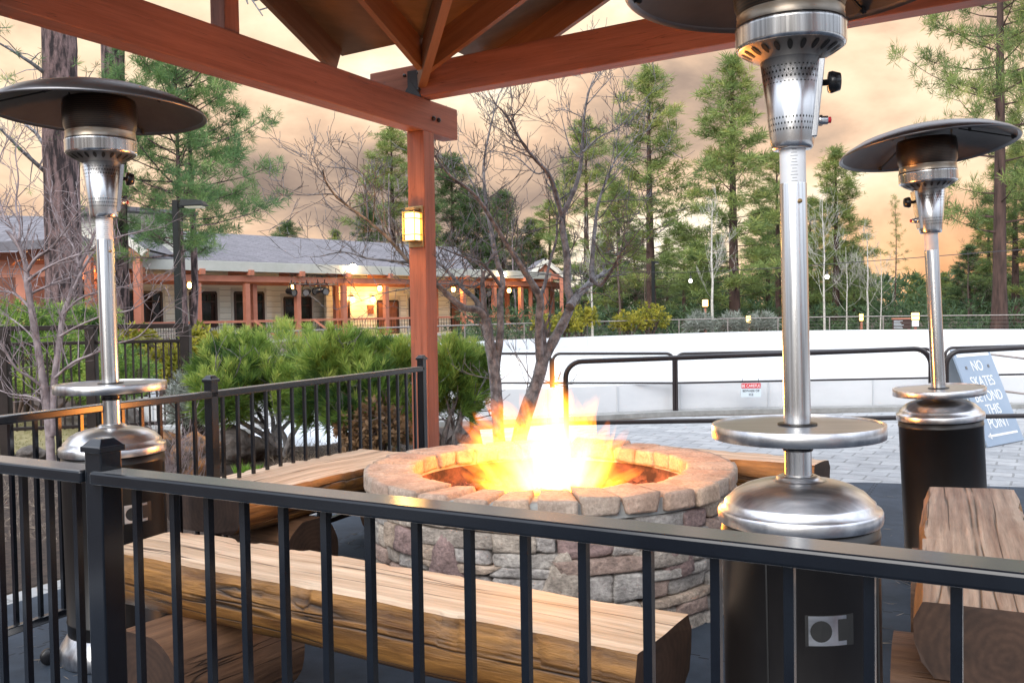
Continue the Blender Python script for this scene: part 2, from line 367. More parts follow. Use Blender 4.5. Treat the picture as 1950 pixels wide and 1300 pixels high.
def matmat():
    m, nt, N, L, b = nodes_of('rubber_mat')
    tc = N.new('ShaderNodeTexCoord'); mp = N.new('ShaderNodeMapping'); mp.inputs['Rotation'].default_value = (0, 0, R(27.7))
    L.new(tc.outputs['Object'], mp.inputs[0])
    sp = N.new('ShaderNodeSeparateXYZ'); L.new(mp.outputs[0], sp.inputs[0])
    def math_(op, a, v=None, b2=None):
        n = N.new('ShaderNodeMath'); n.operation = op
        L.new(a, n.inputs[0])
        if b2 is not None: L.new(b2, n.inputs[1])
        elif v is not None: n.inputs[1].default_value = v
        return n.outputs[0]
    def seam(main, other):
        sq = math_('SIGN', math_('SINE', math_('MULTIPLY', other, 75)))
        off = math_('MULTIPLY', sq, .011)
        a = math_('ADD', main, b2=off)
        md = math_('PINGPONG', a, .455)
        return math_('LESS_THAN', md, .0045)
    s1 = seam(sp.outputs[0], sp.outputs[1]); s2 = seam(sp.outputs[1], sp.outputs[0])
    s = math_('MAXIMUM', s1, b2=s2)
    n = N.new('ShaderNodeTexNoise'); n.inputs['Scale'].default_value = 3; n.inputs['Detail'].default_value = 10; n.inputs['Roughness'].default_value = .7; L.new(tc.outputs['Object'], n.inputs[0])
    rp = N.new('ShaderNodeValToRGB'); rp.color_ramp.elements[0].position = .3; rp.color_ramp.elements[1].position = .75
    rp.color_ramp.elements[0].color = (.018, .026, .038, 1); rp.color_ramp.elements[1].color = (.050, .066, .090, 1)
    L.new(n.outputs['Fac'], rp.inputs[0])
    mx = N.new('ShaderNodeMix'); mx.data_type = 'RGBA'; L.new(s, mx.inputs[0]); L.new(rp.outputs[0], mx.inputs[6]); mx.inputs[7].default_value = (.006, .006, .008, 1)
    L.new(mx.outputs[2], b.inputs['Base Color'])
    b.inputs['Roughness'].default_value = .75; b.inputs['Specular IOR Level'].default_value = .2
    v = N.new('ShaderNodeTexNoise'); v.inputs['Scale'].default_value = 180; L.new(tc.outputs['Object'], v.inputs[0])
    bp = N.new('ShaderNodeBump'); bp.inputs['Distance'].default_value = .0012; L.new(v.outputs['Fac'], bp.inputs['Height']); L.new(bp.outputs[0], b.inputs['Normal'])
    return m
M['mat'] = matmat()
def perfor(name, base, hole, rough, metal, su, sv, thr, rows=None):      # punched steel: dots in (angle, height)
    m, nt, N, L, b = nodes_of(name)
    tc = N.new('ShaderNodeTexCoord'); sp = N.new('ShaderNodeSeparateXYZ'); L.new(tc.outputs['Object'], sp.inputs[0])
    def mt(op, a, v=None, b2=None):
        n = N.new('ShaderNodeMath'); n.operation = op
        if a is not None: L.new(a, n.inputs[0])
        if b2 is not None: L.new(b2, n.inputs[1])
        elif v is not None: n.inputs[1].default_value = v
        return n.outputs[0]
    an = mt('ARCTAN2', sp.outputs[0], b2=sp.outputs[1])
    u = mt('MULTIPLY', an, su); w = mt('MULTIPLY', sp.outputs[2], sv)
    row = mt('FLOOR', w); u2 = mt('ADD', u, b2=mt('MULTIPLY', row, .5))
    du = mt('SUBTRACT', mt('FRACT', u2), .5); dv = mt('SUBTRACT', mt('FRACT', w), .5)
    d = mt('ADD', mt('MULTIPLY', du, b2=du), b2=mt('MULTIPLY', dv, b2=dv))
    f = mt('LESS_THAN', d, thr)
    if rows:
        g = None
        for (lo, hi) in rows:
            k = mt('MULTIPLY', mt('GREATER_THAN', sp.outputs[2], lo), b2=mt('LESS_THAN', sp.outputs[2], hi))
            g = k if g is None else mt('MAXIMUM', g, b2=k)
        f = mt('MULTIPLY', f, b2=g)
    n = N.new('ShaderNodeTexNoise'); n.inputs['Scale'].default_value = 9; L.new(tc.outputs['Object'], n.inputs[0])
    rp = N.new('ShaderNodeValToRGB'); rp.color_ramp.elements[0].color = (*[c * .75 for c in base], 1); rp.color_ramp.elements[1].color = (*base, 1)
    L.new(n.outputs['Fac'], rp.inputs[0])
    mx = N.new('ShaderNodeMix'); mx.data_type = 'RGBA'; L.new(f, mx.inputs[0]); L.new(rp.outputs[0], mx.inputs[6]); mx.inputs[7].default_value = (*hole, 1)
    L.new(mx.outputs[2], b.inputs['Base Color'])
    b.inputs['Roughness'].default_value = rough
    mm = mt('MULTIPLY', mt('SUBTRACT', f, 1), -metal); L.new(mm, b.inputs['Metallic'])
    return m
M['cone'] = perfor('punched_steel', (.70, .70, .71), (.01, .01, .01), .24, 1.0, 7.0, 70, .05, rows=[(1.825, 1.868), (1.95, 1.993)])
M['mesh'] = perfor('emitter_mesh', (.12, .085, .065), (.006, .004, .003), .35, .9, 30, 130, .16)

# ------------------------------------------------------------------ world and light
SUN_EL, SUN_AZ = R(32), R(205)       # azimuth clockwise from +Y: high haze behind and to the left of the camera
def make_world():
    w = bpy.data.worlds.new('World'); SC.world = w; w.use_nodes = True
    nt = w.node_tree; N, L = nt.nodes, nt.links; N.clear()
    out = N.new('ShaderNodeOutputWorld'); bg = N.new('ShaderNodeBackground'); L.new(bg.outputs[0], out.inputs[0])
    sky = N.new('ShaderNodeTexSky'); sky.sky_type = 'NISHITA'; sky.sun_disc = False; sky.sun_elevation = SUN_EL; sky.sun_rotation = SUN_AZ
    sky.air_density = 1.0; sky.dust_density = 2.0; sky.ozone_density = 1.0
    tc = N.new('ShaderNodeTexCoord'); sp = N.new('ShaderNodeSeparateXYZ'); L.new(tc.outputs['Generated'], sp.inputs[0])
    def mr(src, a, b, lo=0, hi=1, smooth=True):
        n = N.new('ShaderNodeMapRange'); n.interpolation_type = 'SMOOTHSTEP' if smooth else 'LINEAR'
        n.inputs[1].default_value, n.inputs[2].default_value, n.inputs[3].default_value, n.inputs[4].default_value = a, b, lo, hi
        L.new(src, n.inputs[0]); return n.outputs[0]
    def mt(op, a, b=None, v=None):
        n = N.new('ShaderNodeMath'); n.operation = op; L.new(a, n.inputs[0])
        if b is not None: L.new(b, n.inputs[1])
        elif v is not None: n.inputs[1].default_value = v
        return n.outputs[0]
    def mix(f, a, b, mode='MIX'):
        n = N.new('ShaderNodeMix'); n.data_type = 'RGBA'; n.blend_type = mode
        for i, q in ((0, f), (6, a), (7, b)):
            if isinstance(q, tuple): n.inputs[i].default_value = (*q, 1)
            elif isinstance(q, (int, float)): n.inputs[i].default_value = q
            else: L.new(q, n.inputs[i])
        return n.outputs[2]
    # sunset cloud deck low in the sky ahead
    mp = N.new('ShaderNodeMapping'); mp.inputs['Scale'].default_value = (1, 1, 1.9); mp.inputs['Location'].default_value = (3.1, .4, .35)
    L.new(tc.outputs['Generated'], mp.inputs[0])
    n1 = N.new('ShaderNodeTexNoise'); n1.inputs['Scale'].default_value = 4.6; n1.inputs['Detail'].default_value = 10; n1.inputs['Roughness'].default_value = .54; n1.inputs['Distortion'].default_value = .15
    L.new(mp.outputs[0], n1.inputs[0])
    def blob(x, z, rx, rz, amp):
        a = mt('POWER', mt('ABSOLUTE', mt('MULTIPLY', mt('SUBTRACT', sp.outputs[0], v=x), v=1 / rx)), v=2)
        b = mt('POWER', mt('ABSOLUTE', mt('MULTIPLY', mt('SUBTRACT', sp.outputs[2], v=z), v=1 / rz)), v=2)
        e = mt('POWER', mt('ADD', mt('ADD', a, b), v=1), v=-2)
        return mt('MULTIPLY', e, v=amp)
    dens = mt('ADD', mt('MULTIPLY', mt('SUBTRACT', n1.outputs['Fac'], v=.5), v=1.6), v=.60)
    for bl in ((-.27, .135, .13, .06, -.44), (-.13, .10, .12, .035, -.18), (.10, .155, .17, .03, -.16), (.40, .27, .09, .05, -.20), (.38, .09, .08, .02, -.14), (.26, .20, .10, .035, -.08), (-.17, .235, .10, .04, .10), (.04, .23, .10, .03, .10), (.33, .21, .05, .03, .10), (.34, .12, .06, .03, .12), (-.42, .2, .08, .06, .10)):
        dens = mt('ADD', dens, blob(*bl))
    rp = N.new('ShaderNodeValToRGB'); e = rp.color_ramp.elements
    e[0].position, e[0].color = .16, (.26, .195, .16, 1)
    e[1].position, e[1].color = .84, (1.05, .93, .76, 1)
    for p, c in ((.27, (.38, .28, .22, 1)), (.36, (.54, .385, .28, 1)), (.45, (.70, .48, .33, 1)), (.56, (.86, .625, .43, 1)), (.68, (.93, .74, .52, 1))):
        q = e.new(p); q.color = c
    L.new(dens, rp.inputs[0])
    warm = mix(mt('MULTIPLY', mr(sp.outputs[2], .16, .02), mr(sp.outputs[0], .12, .42)), rp.outputs[0], (1.0, .72, .50), 'MULTIPLY')
    # thin bright veil over the rest of the sky
    n2 = N.new('ShaderNodeTexNoise'); n2.inputs['Scale'].default_value = 2.0; n2.inputs['Detail'].default_value = 6
    L.new(tc.outputs['Generated'], n2.inputs[0])
    sk = mix(1.0, sky.outputs[0], (.085, .085, .085), 'MULTIPLY')
    veil = mix(mr(n2.outputs['Fac'], .35, .7, .45, .8), sk, VEIL)
    gr_ = N.new('ShaderNodeCombineColor'); g_ = mr(sp.outputs[2], -.05, .75, .16, 1.35)
    for i in range(3): L.new(g_, gr_.inputs[i])
    veil = mix(1.0, veil, gr_.outputs[0], 'MULTIPLY')
    front = mt('MULTIPLY', mr(sp.outputs[2], .62, .36), mr(sp.outputs[1], .15, .6))
    fin = mix(front, veil, warm)
    L.new(fin, bg.inputs[0]); bg.inputs[1].default_value = 1.0
VEIL = (2.0, 2.15, 2.42)
make_world()
sl = bpy.data.lights.new('sun', 'SUN'); sl.energy = 2.1; sl.angle = R(50); sl.color = (1, .95, .88)
so = bpy.data.objects.new('sun', sl); COL.objects.link(so)
sd = V((math.sin(SUN_AZ) * math.cos(SUN_EL), math.cos(SUN_AZ) * math.cos(SUN_EL), math.sin(SUN_EL)))
so.rotation_euler = (-sd).to_track_quat('-Z', 'Y').to_euler()
SC.view_settings.view_transform = 'Standard'; SC.view_settings.look = 'None'; SC.view_settings.exposure = 0.45; SC.view_settings.gamma = 1
SC.render.engine = 'CYCLES'
SC.cycles.max_bounces = 6; SC.cycles.diffuse_bounces = 3; SC.cycles.glossy_bounces = 3; SC.cycles.transparent_max_bounces = 8; SC.cycles.volume_bounces = 0; SC.cycles.volume_step_rate = .22; SC.cycles.volume_max_steps = 400
SC.cycles.use_denoising = True; SC.cycles.sample_clamp_indirect = 6
def lamp(name, loc, w, col=(1, .55, .2), rad=.05, parent=None):
    l = bpy.data.lights.new(name, 'POINT'); l.energy = w; l.color = col; l.shadow_soft_size = rad
    o = bpy.data.objects.new(name, l); COL.objects.link(o); o.location = loc
    return o

# ================================================================== GROUND
def cat_rom(pts, n=8):
    out = []; N_ = len(pts)
    for i in range(N_):
        p0, p1, p2, p3 = (V(pts[(i + k) % N_]).to_3d() for k in (-1, 0, 1, 2))
        for k in range(n):
            t = k / n
            out.append(.5 * ((2 * p1) + (p2 - p0) * t + (2 * p0 - 5 * p1 + 4 * p2 - p3) * t * t + (3 * p1 - p0 - 3 * p2 + p3) * t ** 3))
    return out
RINK = cat_rom([(-4.4, 11.7), (0, 12.15), (2.6, 12.8), (6.5, 12.9), (12, 13.3), (19, 15), (24.5, 21), (24, 30), (18.5, 36.5), (11.4, 39), (3.6, 35.7), (-1.9, 30.6), (-5.2, 25.5), (-6.2, 19), (-5.6, 14.2)], 8)
CORNER = V((-.65, 7.0, 0)); EU = V((-.465, -.885, 0)).normalized(); EV = V((.835, -.55, 0)).normalized()
def uv(u, v, h=0):
    p = CORNER + EU * u + EV * v; return V((p.x, p.y, h))

g = MB(); g.sheet([(-400, -60), (400, -60), (400, 900), (-400, 900)], -.012); struct('ground', g, M['ground'])
# garden bed left of the pavilion
g = MB(); g.sheet([uv(7, -.75), uv(2.5, -.72), uv(.6, -.62), uv(-.6, -.5), (-.1, 8.6, 0), (-.2, 11.5, 0), (-4.4, 11.3, 0), (-6.4, 14, 0), (-7, 19, 0), (-6, 27, 0), (-14, 40, 0), (-24, 34, 0), (-14, 10, 0), (-9, 2, 0)], -.008); struct('mulch_bed', g, M['mulch'])
g = MB(); g.sheet([(-6.6, 9.6, 0), (-4.2, 9.9, 0), (-3.9, 11.5, 0), (-4.8, 12.8, 0), (-7, 14.0, 0), (-11, 13.5, 0), (-10, 9.8, 0)], -.004); struct('lawn', g, M['lawn'])
g = MB(); g.sheet([uv(8, -.7), uv(2.5, -.68), uv(.6, -.58), uv(-.6, -.46), (-.25, 8.7, 0), (-.4, 11.2, 0), (2, 12.2, 0), (6.5, 12.5, 0), (12, 12.9, 0), (30, 14, 0), (30, -5, 0), (-5, -5, 0)], -.004); struct('paving', g, M['paver'])
ma = PZ(60, 1142, 0); mb_ = PZ(548, 990, 0); mc = PZ(1650, 921, 0); md_ = PZ(1950, 930, 0)
g = MB(); g.slab([ma, mb_, (-.3, 7.2, 0), (1.6, 7.5, 0), mc, md_, (6.5, 7.0, 0), (6, -3, 0), (-4.5, -3, 0), (-3.4, 2.9, 0)], -.006, .012); struct('rubber_matting', g, M['mat'])
# rink
g = MB(); g.sheet([(p.x, p.y, 0) for p in RINK], .03); struct('ice', g, M['ice'])
def ring_wall(pts, th, z0, z1):
    b = MB(); n = len(pts); outs = []
    for i in range(n):
        t = (pts[(i + 1) % n] - pts[i - 1]).normalized(); nn = V((t.y, -t.x, 0)); outs.append(pts[i] + nn * th)
    vs = [(p.x, p.y, z) for z in (z0, z1) for p in pts] + [(p.x, p.y, z) for z in (z0, z1) for p in outs]
    fs = []
    for i in range(n):
        j = (i + 1) % n
        fs += [(i, j, n + j, n + i), (2 * n + j, 2 * n + i, 3 * n + i, 3 * n + j), (n + i, n + j, 3 * n + j, 3 * n + i)]
    b.add(vs, fs); return b, outs
w_, OUT = ring_wall(RINK, .12, -.01, .40)
rk = thing('rink_board', 'low white board wall around the ice rink', 'rink wall', (8, 12, 0))
cp = w_
for i in range(0, len(RINK), 3):
    p = RINK[i]; q = RINK[(i + 1) % len(RINK)]; t = (q - p).normalized(); nn = V((t.y, -t.x, 0))
    cp.bar(p + nn * .125 + V((0, 0, 0)), p + nn * .125 + V((0, 0, .395)), .03, .012, V((t.x, t.y, 0)), 1)
    cp.bar(p - nn * .006 + V((0, 0, .03)), p - nn * .006 + V((0, 0, .395)), .03, .012, V((t.x, t.y, 0)), 1)
part('panel', w_, [M['board'], mk('board_seam', (.50, .52, .54), rough=.5)], rk)
# kerb at the foot of the near board
kb = MB()
npts = [p for p in RINK if p.y < 15.2 and p.x > -4.5 and p.x < 20]
npts.sort(key=lambda p: p.x)
for a, b in zip(npts[:-1], npts[1:]):
    kb.bar(V((a.x, a.y - .26, .0)), V((b.x, b.y - .26, .0)), .24, .10)
struct('kerb', kb, mk('concrete_kerb', (.22, .22, .21), (.32, .32, .31), (6, 6, 6), .85, bump=.004))

# ================================================================== FENCES
RH = 1.02
def picket_fence(name, label, L0, pts_posts, balus, rail_w=.06, rail_h=.03, mat='black', low=.14, bal=.016, cap=True, ends=None, post=.058, group=None, bal_top=None):
    """posts: list of ground points; balus: list of ground points; ends: rail end points"""
    t = thing(name, label, 'fence', L0, group=group)
    r = MB(); r.bar(V((ends[0].x, ends[0].y, RH - rail_h / 2)), V((ends[1].x, ends[1].y, RH - rail_h / 2)), rail_w, rail_h)
    part('top_rail', r, M[mat], t, .006)
    r = MB(); r.bar(V((ends[0].x, ends[0].y, low)), V((ends[1].x, ends[1].y, low)), .032, .032); part('bottom_rail', r, M[mat], t, .004)
    a = (ends[1] - ends[0]).normalized(); rz = math.atan2(a.y, a.x)
    for p in balus:
        T = Matrix.Translation((p.x, p.y, (RH + low) / 2)) @ Matrix.Rotation(rz, 4, 'Z')
        b = MB(); b.box((0, 0, 0), (bal, bal, RH - low - .03), T); part('baluster', b, M[mat], t)
    for p in pts_posts:
        T = Matrix.Translation((p.x, p.y, 0)) @ Matrix.Rotation(rz, 4, 'Z')
        b = MB(); b.box((0, 0, (RH + .05) / 2), (post, post, RH + .05), T)
        po = part('post', b, M[mat], t, .004)
        if cap:
            c = MB(); z = RH + .045
            c.box((0, 0, z + .008), (post + .014, post + .014, .016), T)
            s = (post + .008) / 2
            vs = [(-s, -s, z + .016), (s, -s, z + .016), (s, s, z + .016), (-s, s, z + .016), (-s * .55, -s * .55, z + .034), (s * .55, -s * .55, z + .034), (s * .55, s * .55, z + .034), (-s * .55, s * .55, z + .034)]
            c.add(vs, [(0, 1, 5, 4), (1, 2, 6, 5), (2, 3, 7, 6), (3, 0, 4, 7), (4, 5, 6, 7)], 0, False, T)
            part('post_cap', c, M[mat], po, .003)
    return t
G = lambda p: V((p.x, p.y, 0))
nl, nr = G(PZ(197, 893, RH)), G(PZ(1950, 1078, RH))
dn = (nr - nl).normalized()
def on_near(px):                         # where the column px meets the near fence line
    d = ray(px, 1000); k = d.x / d.y
    t = (nl.x - k * nl.y) / (k * dn.y - dn.x); return nl + dn * t
RWN = .085
near_px = [262, 333, 398, 466, 540, 620, 704, 793, 893, 1000, 1111, 1234, 1363, 1503, 1656, 1822, 2010]
bl = [on_near(x) for x in near_px]
picket_fence('picket_fence', 'black metal picket fence across the front, cutting in front of log bench and pit', nl, [nl], bl, RWN, .032, 'black', .10, .0165, True, [nl + dn * .0, nr + dn * .45], .062)
# its continuation left of the post
e2 = nl - dn * 1.1
bl = [nl - dn * (.062 + .045 + .112 * i) for i in range(9)]
picket_fence('picket_fence', 'short black metal fence run left of the capped front post', e2, [], bl, RWN, .032, 'black', .10, .0165, False, [e2, nl - dn * .033], .062)
fl, fm, fr_ = G(PZ(0, 789, RH)), G(PZ(402, 744, RH)), G(PZ(803, 697, RH))
df = (fr_ - fm).normalized()
fl = fm - df * 2.6
bl = [fm + (fr_ - fm) * ((i + .7) / 18.6) for i in range(18)] + [fm - df * (.12 + .112 * i) for i in range(21)]
picket_fence('picket_fence', 'black metal picket fence running back to the red column beside the shrubs', fm, [fm, fr_ + df * .0], bl, .05, .035, 'black', .16, .016, True, [fl, fr_], .05)

# brown bridge railing further left
t = thing('deck_railing', 'brown metal railing with a double top rail behind the small bare tree', 'railing', XY(350, 10))
y0 = 10.0
pA, pB = XY(-330, 9.2), XY(352, y0)
ht, h2 = 1.30, 1.17
for nm, z, s in (('top_rail', ht, .05), ('middle_rail', h2 - .03, .035), ('bottom_rail', .28, .035)):
    r = MB(); r.bar(V((pA.x, pA.y, z)), V((pB.x, pB.y, z)), .06, s); part(nm, r, M['brownrail'], t, .005)
n = 44
for i in range(1, n):
    p = pA + (pB - pA) * (i / n)
    b = MB(); b.box((p.x, p.y, (h2 + .25) / 2 - .02), (.016, .016, h2 - .3)); part('baluster', b, M['brownrail'], t)
for k in (0, .22, .47, .72, 1):
    p = pA + (pB - pA) * k
    b = MB(); b.box((p.x, p.y, ht / 2), (.10, .10, ht)); part('post', b, M['brownrail'], t, .006)

# ---- tube railings by the rink
def arc_pts(c, r, a0, a1, ax, n=7):
    return [c + ax * (r * math.cos(a0 + (a1 - a0) * i / n)) + UP * (r * math.sin(a0 + (a1 - a0) * i / n)) for i in range(n + 1)]
def hoop(x0, x1, y, zt0, zt1, foot0, foot1, rad, r=.12):
    p0, p1 = V((x0, y, 0)), V((x1, y, 0)); ax = V((1, 0, 0))
    pts = [V((x0, y, foot0))] + arc_pts(V((x0 + r, y, zt0 - r)), r, math.pi, math.pi / 2, ax) + arc_pts(V((x1 - r, y, zt1 - r)), r, math.pi / 2, 0, ax) + [V((x1, y, foot1))]
    return pts
yA = 8.6
t = thing('pipe_railing', 'thick dark pipe railing with rounded corners between fire and rink, centre section', 'railing', XY(1400, yA))
xa, xb = PY(1077, 700, yA).x, PY(1773, 700, yA).x
za, zb = HZ(1110, 688, yA), HZ(1690, 665, yA)
zl = HZ(1400, 800, yA)
b = MB(); b.tube(hoop(xa, xb, yA, za, zb, 0, 0, .024, .15), .024, 10); part('hoop', b, M['pipe'], t)
b = MB(); b.tube([V((xa, yA, zl + .0)), V((xb, yA, zl))], .022, 10); part('lower_rail', b, M['pipe'], t)
xc, xd = PY(1802, 700, yA).x, PY(2500, 700, yA).x
t = thing('pipe_railing', 'thick dark pipe railing in front of the pale blue sign', 'railing', XY(1900, yA))
zc = HZ(1850, 668, yA)
b = MB(); b.tube(hoop(xc, xd, yA, zc, zc + .12, 0, 0, .024, .13), .024, 10); part('hoop', b, M['pipe'], t)
b = MB(); b.tube([V((xc, yA, zl)), V((xd, yA, zl + .0))], .022, 10); part('lower_rail', b, M['pipe'], t)
yB = 12.45
secs = [(870, 1049, 'leftmost thin dark rail section on the rink edge, behind the bare tree'), (1053, 1283, 'thin dark rail section on the rink edge, right of the bare tree'), (1288, 1776, 'long thin dark rail section on the rink edge that carries the red and white sign')]
BR = []
for (p0, p1, lab) in secs:
    t = thing('rink_railing', lab, 'railing', XY((p0 + p1) / 2, yB), group='thin rails along the near rink edge')
    x0, x1 = PY(p0, 700, yB).x, PY(p1, 700, yB).x
    z0, z1 = HZ(p0 + 20, 673, yB), HZ(p1 - 20, 673 if p1 < 1500 else 664, yB)
    b = MB(); b.tube(hoop(x0, x1, yB, z0, z1, 0, 0, .02, .10), .02, 8); part('hoop', b, M['pipe'], t)
    zm0, zm1 = HZ(p0, 729, yB), HZ(p1, 729 if p1 < 1500 else 719, yB)
    b = MB(); b.tube([V((x0, yB, zm0)), V((x1, yB, zm1))], .014, 8); part('middle_rail', b, M['pipe'], t)
    BR.append((x0, x1, zm0, zm1))
t = thing('rink_railing', 'thin dark rails on the rink edge behind the pale blue sign', 'railing', XY(1930, yB), group='thin rails along the near rink edge')
x0, x1 = PY(1800, 700, yB).x, PY(2300, 700, yB).x
b = MB(); b.tube(hoop(x0, x1, yB, HZ(1820, 662, yB), HZ(1950, 655, yB) , 0, 0, .02, .10), .02, 8); part('hoop', b, M['pipe'], t)
b = MB(); b.tube([V((x0, yB, HZ(1800, 716, yB))), V((x1, yB, HZ(1950, 709, yB) + .0))], .014, 8); part('middle_rail', b, M['pipe'], t)
# leaning grey rails of a ramp beyond the sign
t = thing('ramp_rail', 'pale grey sloping rails of the ramp at the far right behind the sign', 'railing', XY(1920, 11.0))
for ya, yb in ((672, 681), (739, 748)):
    b = MB(); b.tube([PY(1866, ya, 11.2), PY(2150, yb + 26, 10.6)], .013, 8); part('rail', b, M['greyrail'], t)
b = MB(); b.tube([V((PY(2150, 700, 10.6).x, 10.6, 0)), PY(2150, 706, 10.6)], .018, 8); part('post', b, M['greyrail'], t)

# ---- fence round the far side of the rink
t = thing('perimeter_fence', 'low grey pipe and wire fence round the far side of the rink', 'fence', (8, 40, 0))
far = [p for p in OUT]
i0 = min(range(len(far)), key=lambda i: (far[i] - V((-6.0, 21, 0))).length); i1 = min(range(len(far)), key=lambda i: (far[i] - V((24.6, 24, 0))).length)
rng_ = []
i = i0
n_ = len(far)
step = -1
while i != i1:
    rng_.append(i); i = (i + step) % n_
fp = []
for i in rng_:
    tt = (far[(i + 1) % n_] - far[i - 1]).normalized(); nn = V((tt.y, -tt.x, 0)); fp.append(far[i] + nn * 1.1)
FH = .93
rl = MB(); rl.tube([p + UP * FH for p in fp], .024, 6); part('top_rail', rl, M['greyrail'], t)
acc = 0; wires = MB()
for z in (.35, .5, .65, .8): wires.tube([p + UP * z for p in fp], .004, 3, cap=False)
part('wire', wires, M['greyrail'], t)
last = None
for p in fp:
    if last is None or (p - last).length > 2.1:
        b = MB(); b.tube([p, p + UP * FH], .026, 6); part('post', b, M['greyrail'], t); last = p

# ================================================================== PAVILION
pv = thing('timber_pavilion', 'red-brown timber pavilion whose corner column and roof beams frame the fire pit', 'pavilion', CORNER)
def timber_part(name, p, q, w, h, mat, parent, bev=.008, up=UP):
    p, q = V(p), V(q); a = q - p; L_ = a.length; a.normalize(); b = up.cross(a).normalized(); c = a.cross(b)
    T = Matrix((a, b, c)).transposed().to_4x4(); T.translation = p
    m = MB(); m.box((L_ / 2, 0, 0), (L_, w, h))
    o = link(name, m.mesh(name, mat), parent)
    if parent.name in BAKED: o.matrix_basis = T
    else: o.matrix_basis = T
    if bev: bevel(o, bev)
    return o
LU, LV = 3.9, 4.9
BB, BT = 2.72, 2.955               # lower beam bottom and top
ST = .24
cw = .145
def vert_part(name, p, z0, z1, w, rz, mat, parent, bev=.006):
    m = MB(); m.box(((z1 - z0) / 2, 0, 0), (z1 - z0, w, w))
    o = link(name, m.mesh(name, mat), parent)
    T = Matrix.Translation((p.x, p.y, z0)) @ Matrix.Rotation(rz, 4, 'Z') @ Matrix.Rotation(-math.pi / 2, 4, 'Y')
    o.matrix_basis = T; bevel(o, bev); return o
RZU = math.atan2(EU.y, EU.x)
for (u, v) in ((0, 0), (LU, 0), (0, LV), (LU, LV)):
    vert_part('column', uv(u, v), 0, BB if True else 0, cw, RZU, M['timber'], pv)
timber_part('lower_beam', uv(-.42, 0, (BB + BT) / 2), uv(LU + .12, 0, (BB + BT) / 2), .14, BT - BB, M['timber'], pv)
timber_part('lower_beam', uv(-.33, LV, (BB + BT) / 2), uv(LU + .12, LV, (BB + BT) / 2), .14, BT - BB, M['timber'], pv)
zb2 = BT + .004
timber_part('upper_beam', uv(.0, -.42, zb2 + ST / 2), uv(.0, LV + .42, zb2 + ST / 2), .14, ST, M['timber'], pv)
timber_part('upper_beam', uv(LU, -.42, zb2 + ST / 2), uv(LU, LV + .42, zb2 + ST / 2), .14, ST, M['timber'], pv)
# bracket and bolts at the corner
b = MB()
b.box((0, 0, 0), (.012, .10, .20), Matrix.Translation(uv(.076, .0, BT + .10)) @ Matrix.Rotation(RZU, 4, 'Z'))
Tb = Matrix.Translation(uv(.083, -.02, BT + .004)) @ Matrix.Rotation(RZU, 4, 'Z')
b.add([(-.004, -.09, 0), (-.004, .09, 0), (-.004, 0, .12), (.004, -.09, 0), (.004, .09, 0), (.004, 0, .12)], [(0, 1, 2), (5, 4, 3), (0, 3, 4, 1), (1, 4, 5, 2), (2, 5, 3, 0)], 0, False, Tb)
part('corner_bracket', b, M['pipe'], pv)
def rivet(p, d, r):
    m = MB(); q = d.to_track_quat('Z', 'Y').to_matrix().to_4x4(); q.translation = p
    m.lathe([(0, .022), (r * .6, .02), (r, .012), (r, 0)], 10, 0, q); return m
for (u, v, z) in ((.09, -.07, BT + .17), (.09, .06, BT + .17), (.09, .06, BT + .05)):
    part('bolt', rivet(uv(u, v, z), EU, .013), M['pipe'], pv)
for dz, du in ((-.17, -.07), (-.17, -.14)):
    part('bolt', rivet(uv(du, .073, BT + dz + .04), EV, .017), M['pipe'], pv)
# king post stubs on the lower beam and rafters, roof
h0, sl_ = 3.02, .43
RD = .20                            # rafter depth
vert_part('strut', uv(LU * .5, .0), BT, h0 + sl_ * LU * .5, .11, RZU, M['timber'], pv)
vert_part('strut', uv(.0, LV * .5), zb2 + ST, h0 + sl_ * LV * .5, .11, RZU, M['timber'], pv)
def slope_h(x): return h0 + sl_ * x
ov, ovn = .55, .14
def rafter_u(v, u0, u1, flip=False):        # rafters that climb along u
    f = (lambda u: u) if not flip else (lambda u: LU - u)
    timber_part('rafter', uv(f(u0), v, slope_h(u0) + RD / 2), uv(f(u1), v, slope_h(u1) + RD / 2), .045, RD, M['rafter'], pv, 0)
def rafter_v(u, v0, v1, flip=False):
    f = (lambda v: v) if not flip else (lambda v: LV - v)
    timber_part('rafter', uv(u, f(v0), slope_h(v0) + RD / 2), uv(u, f(v1), slope_h(v1) + RD / 2), .045, RD, M['rafter'], pv, 0)
for v in (-ov, .16, .72, 1.28, 1.8):
    for fl_ in (0, 1):
        u0 = v + .02
        rafter_u(v, u0 if v > 0 else .32, LU / 2, fl_)
        rafter_u(LV - v, u0 if v > 0 else .32, LU / 2, fl_)
for u in (-ov, .16, .72, 1.28, 1.8):
    for fl_ in (0, 1):
        v0 = u if u > 0 else .32
        rafter_v(u, v0, LV / 2, fl_)
        rafter_v(LU - u if u > 0 else LU + ovn, v0, LV / 2, fl_)
for (a, b_) in ((0, 0), (1, 0), (0, 1), (1, 1)):
    k = LU / 2
    U = (lambda x: x) if not a else (lambda x: LU - x)
    Vv = (lambda x: x) if not b_ else (lambda x: LV - x)
    timber_part('valley_rafter', uv(U(.06), Vv(.06), slope_h(.06) + RD / 2 - .03), uv(U(k), Vv(k), slope_h(k) + RD / 2 - .03), .06, RD, M['rafter'], pv, 0)
hd = RD + .004
rf = MB()
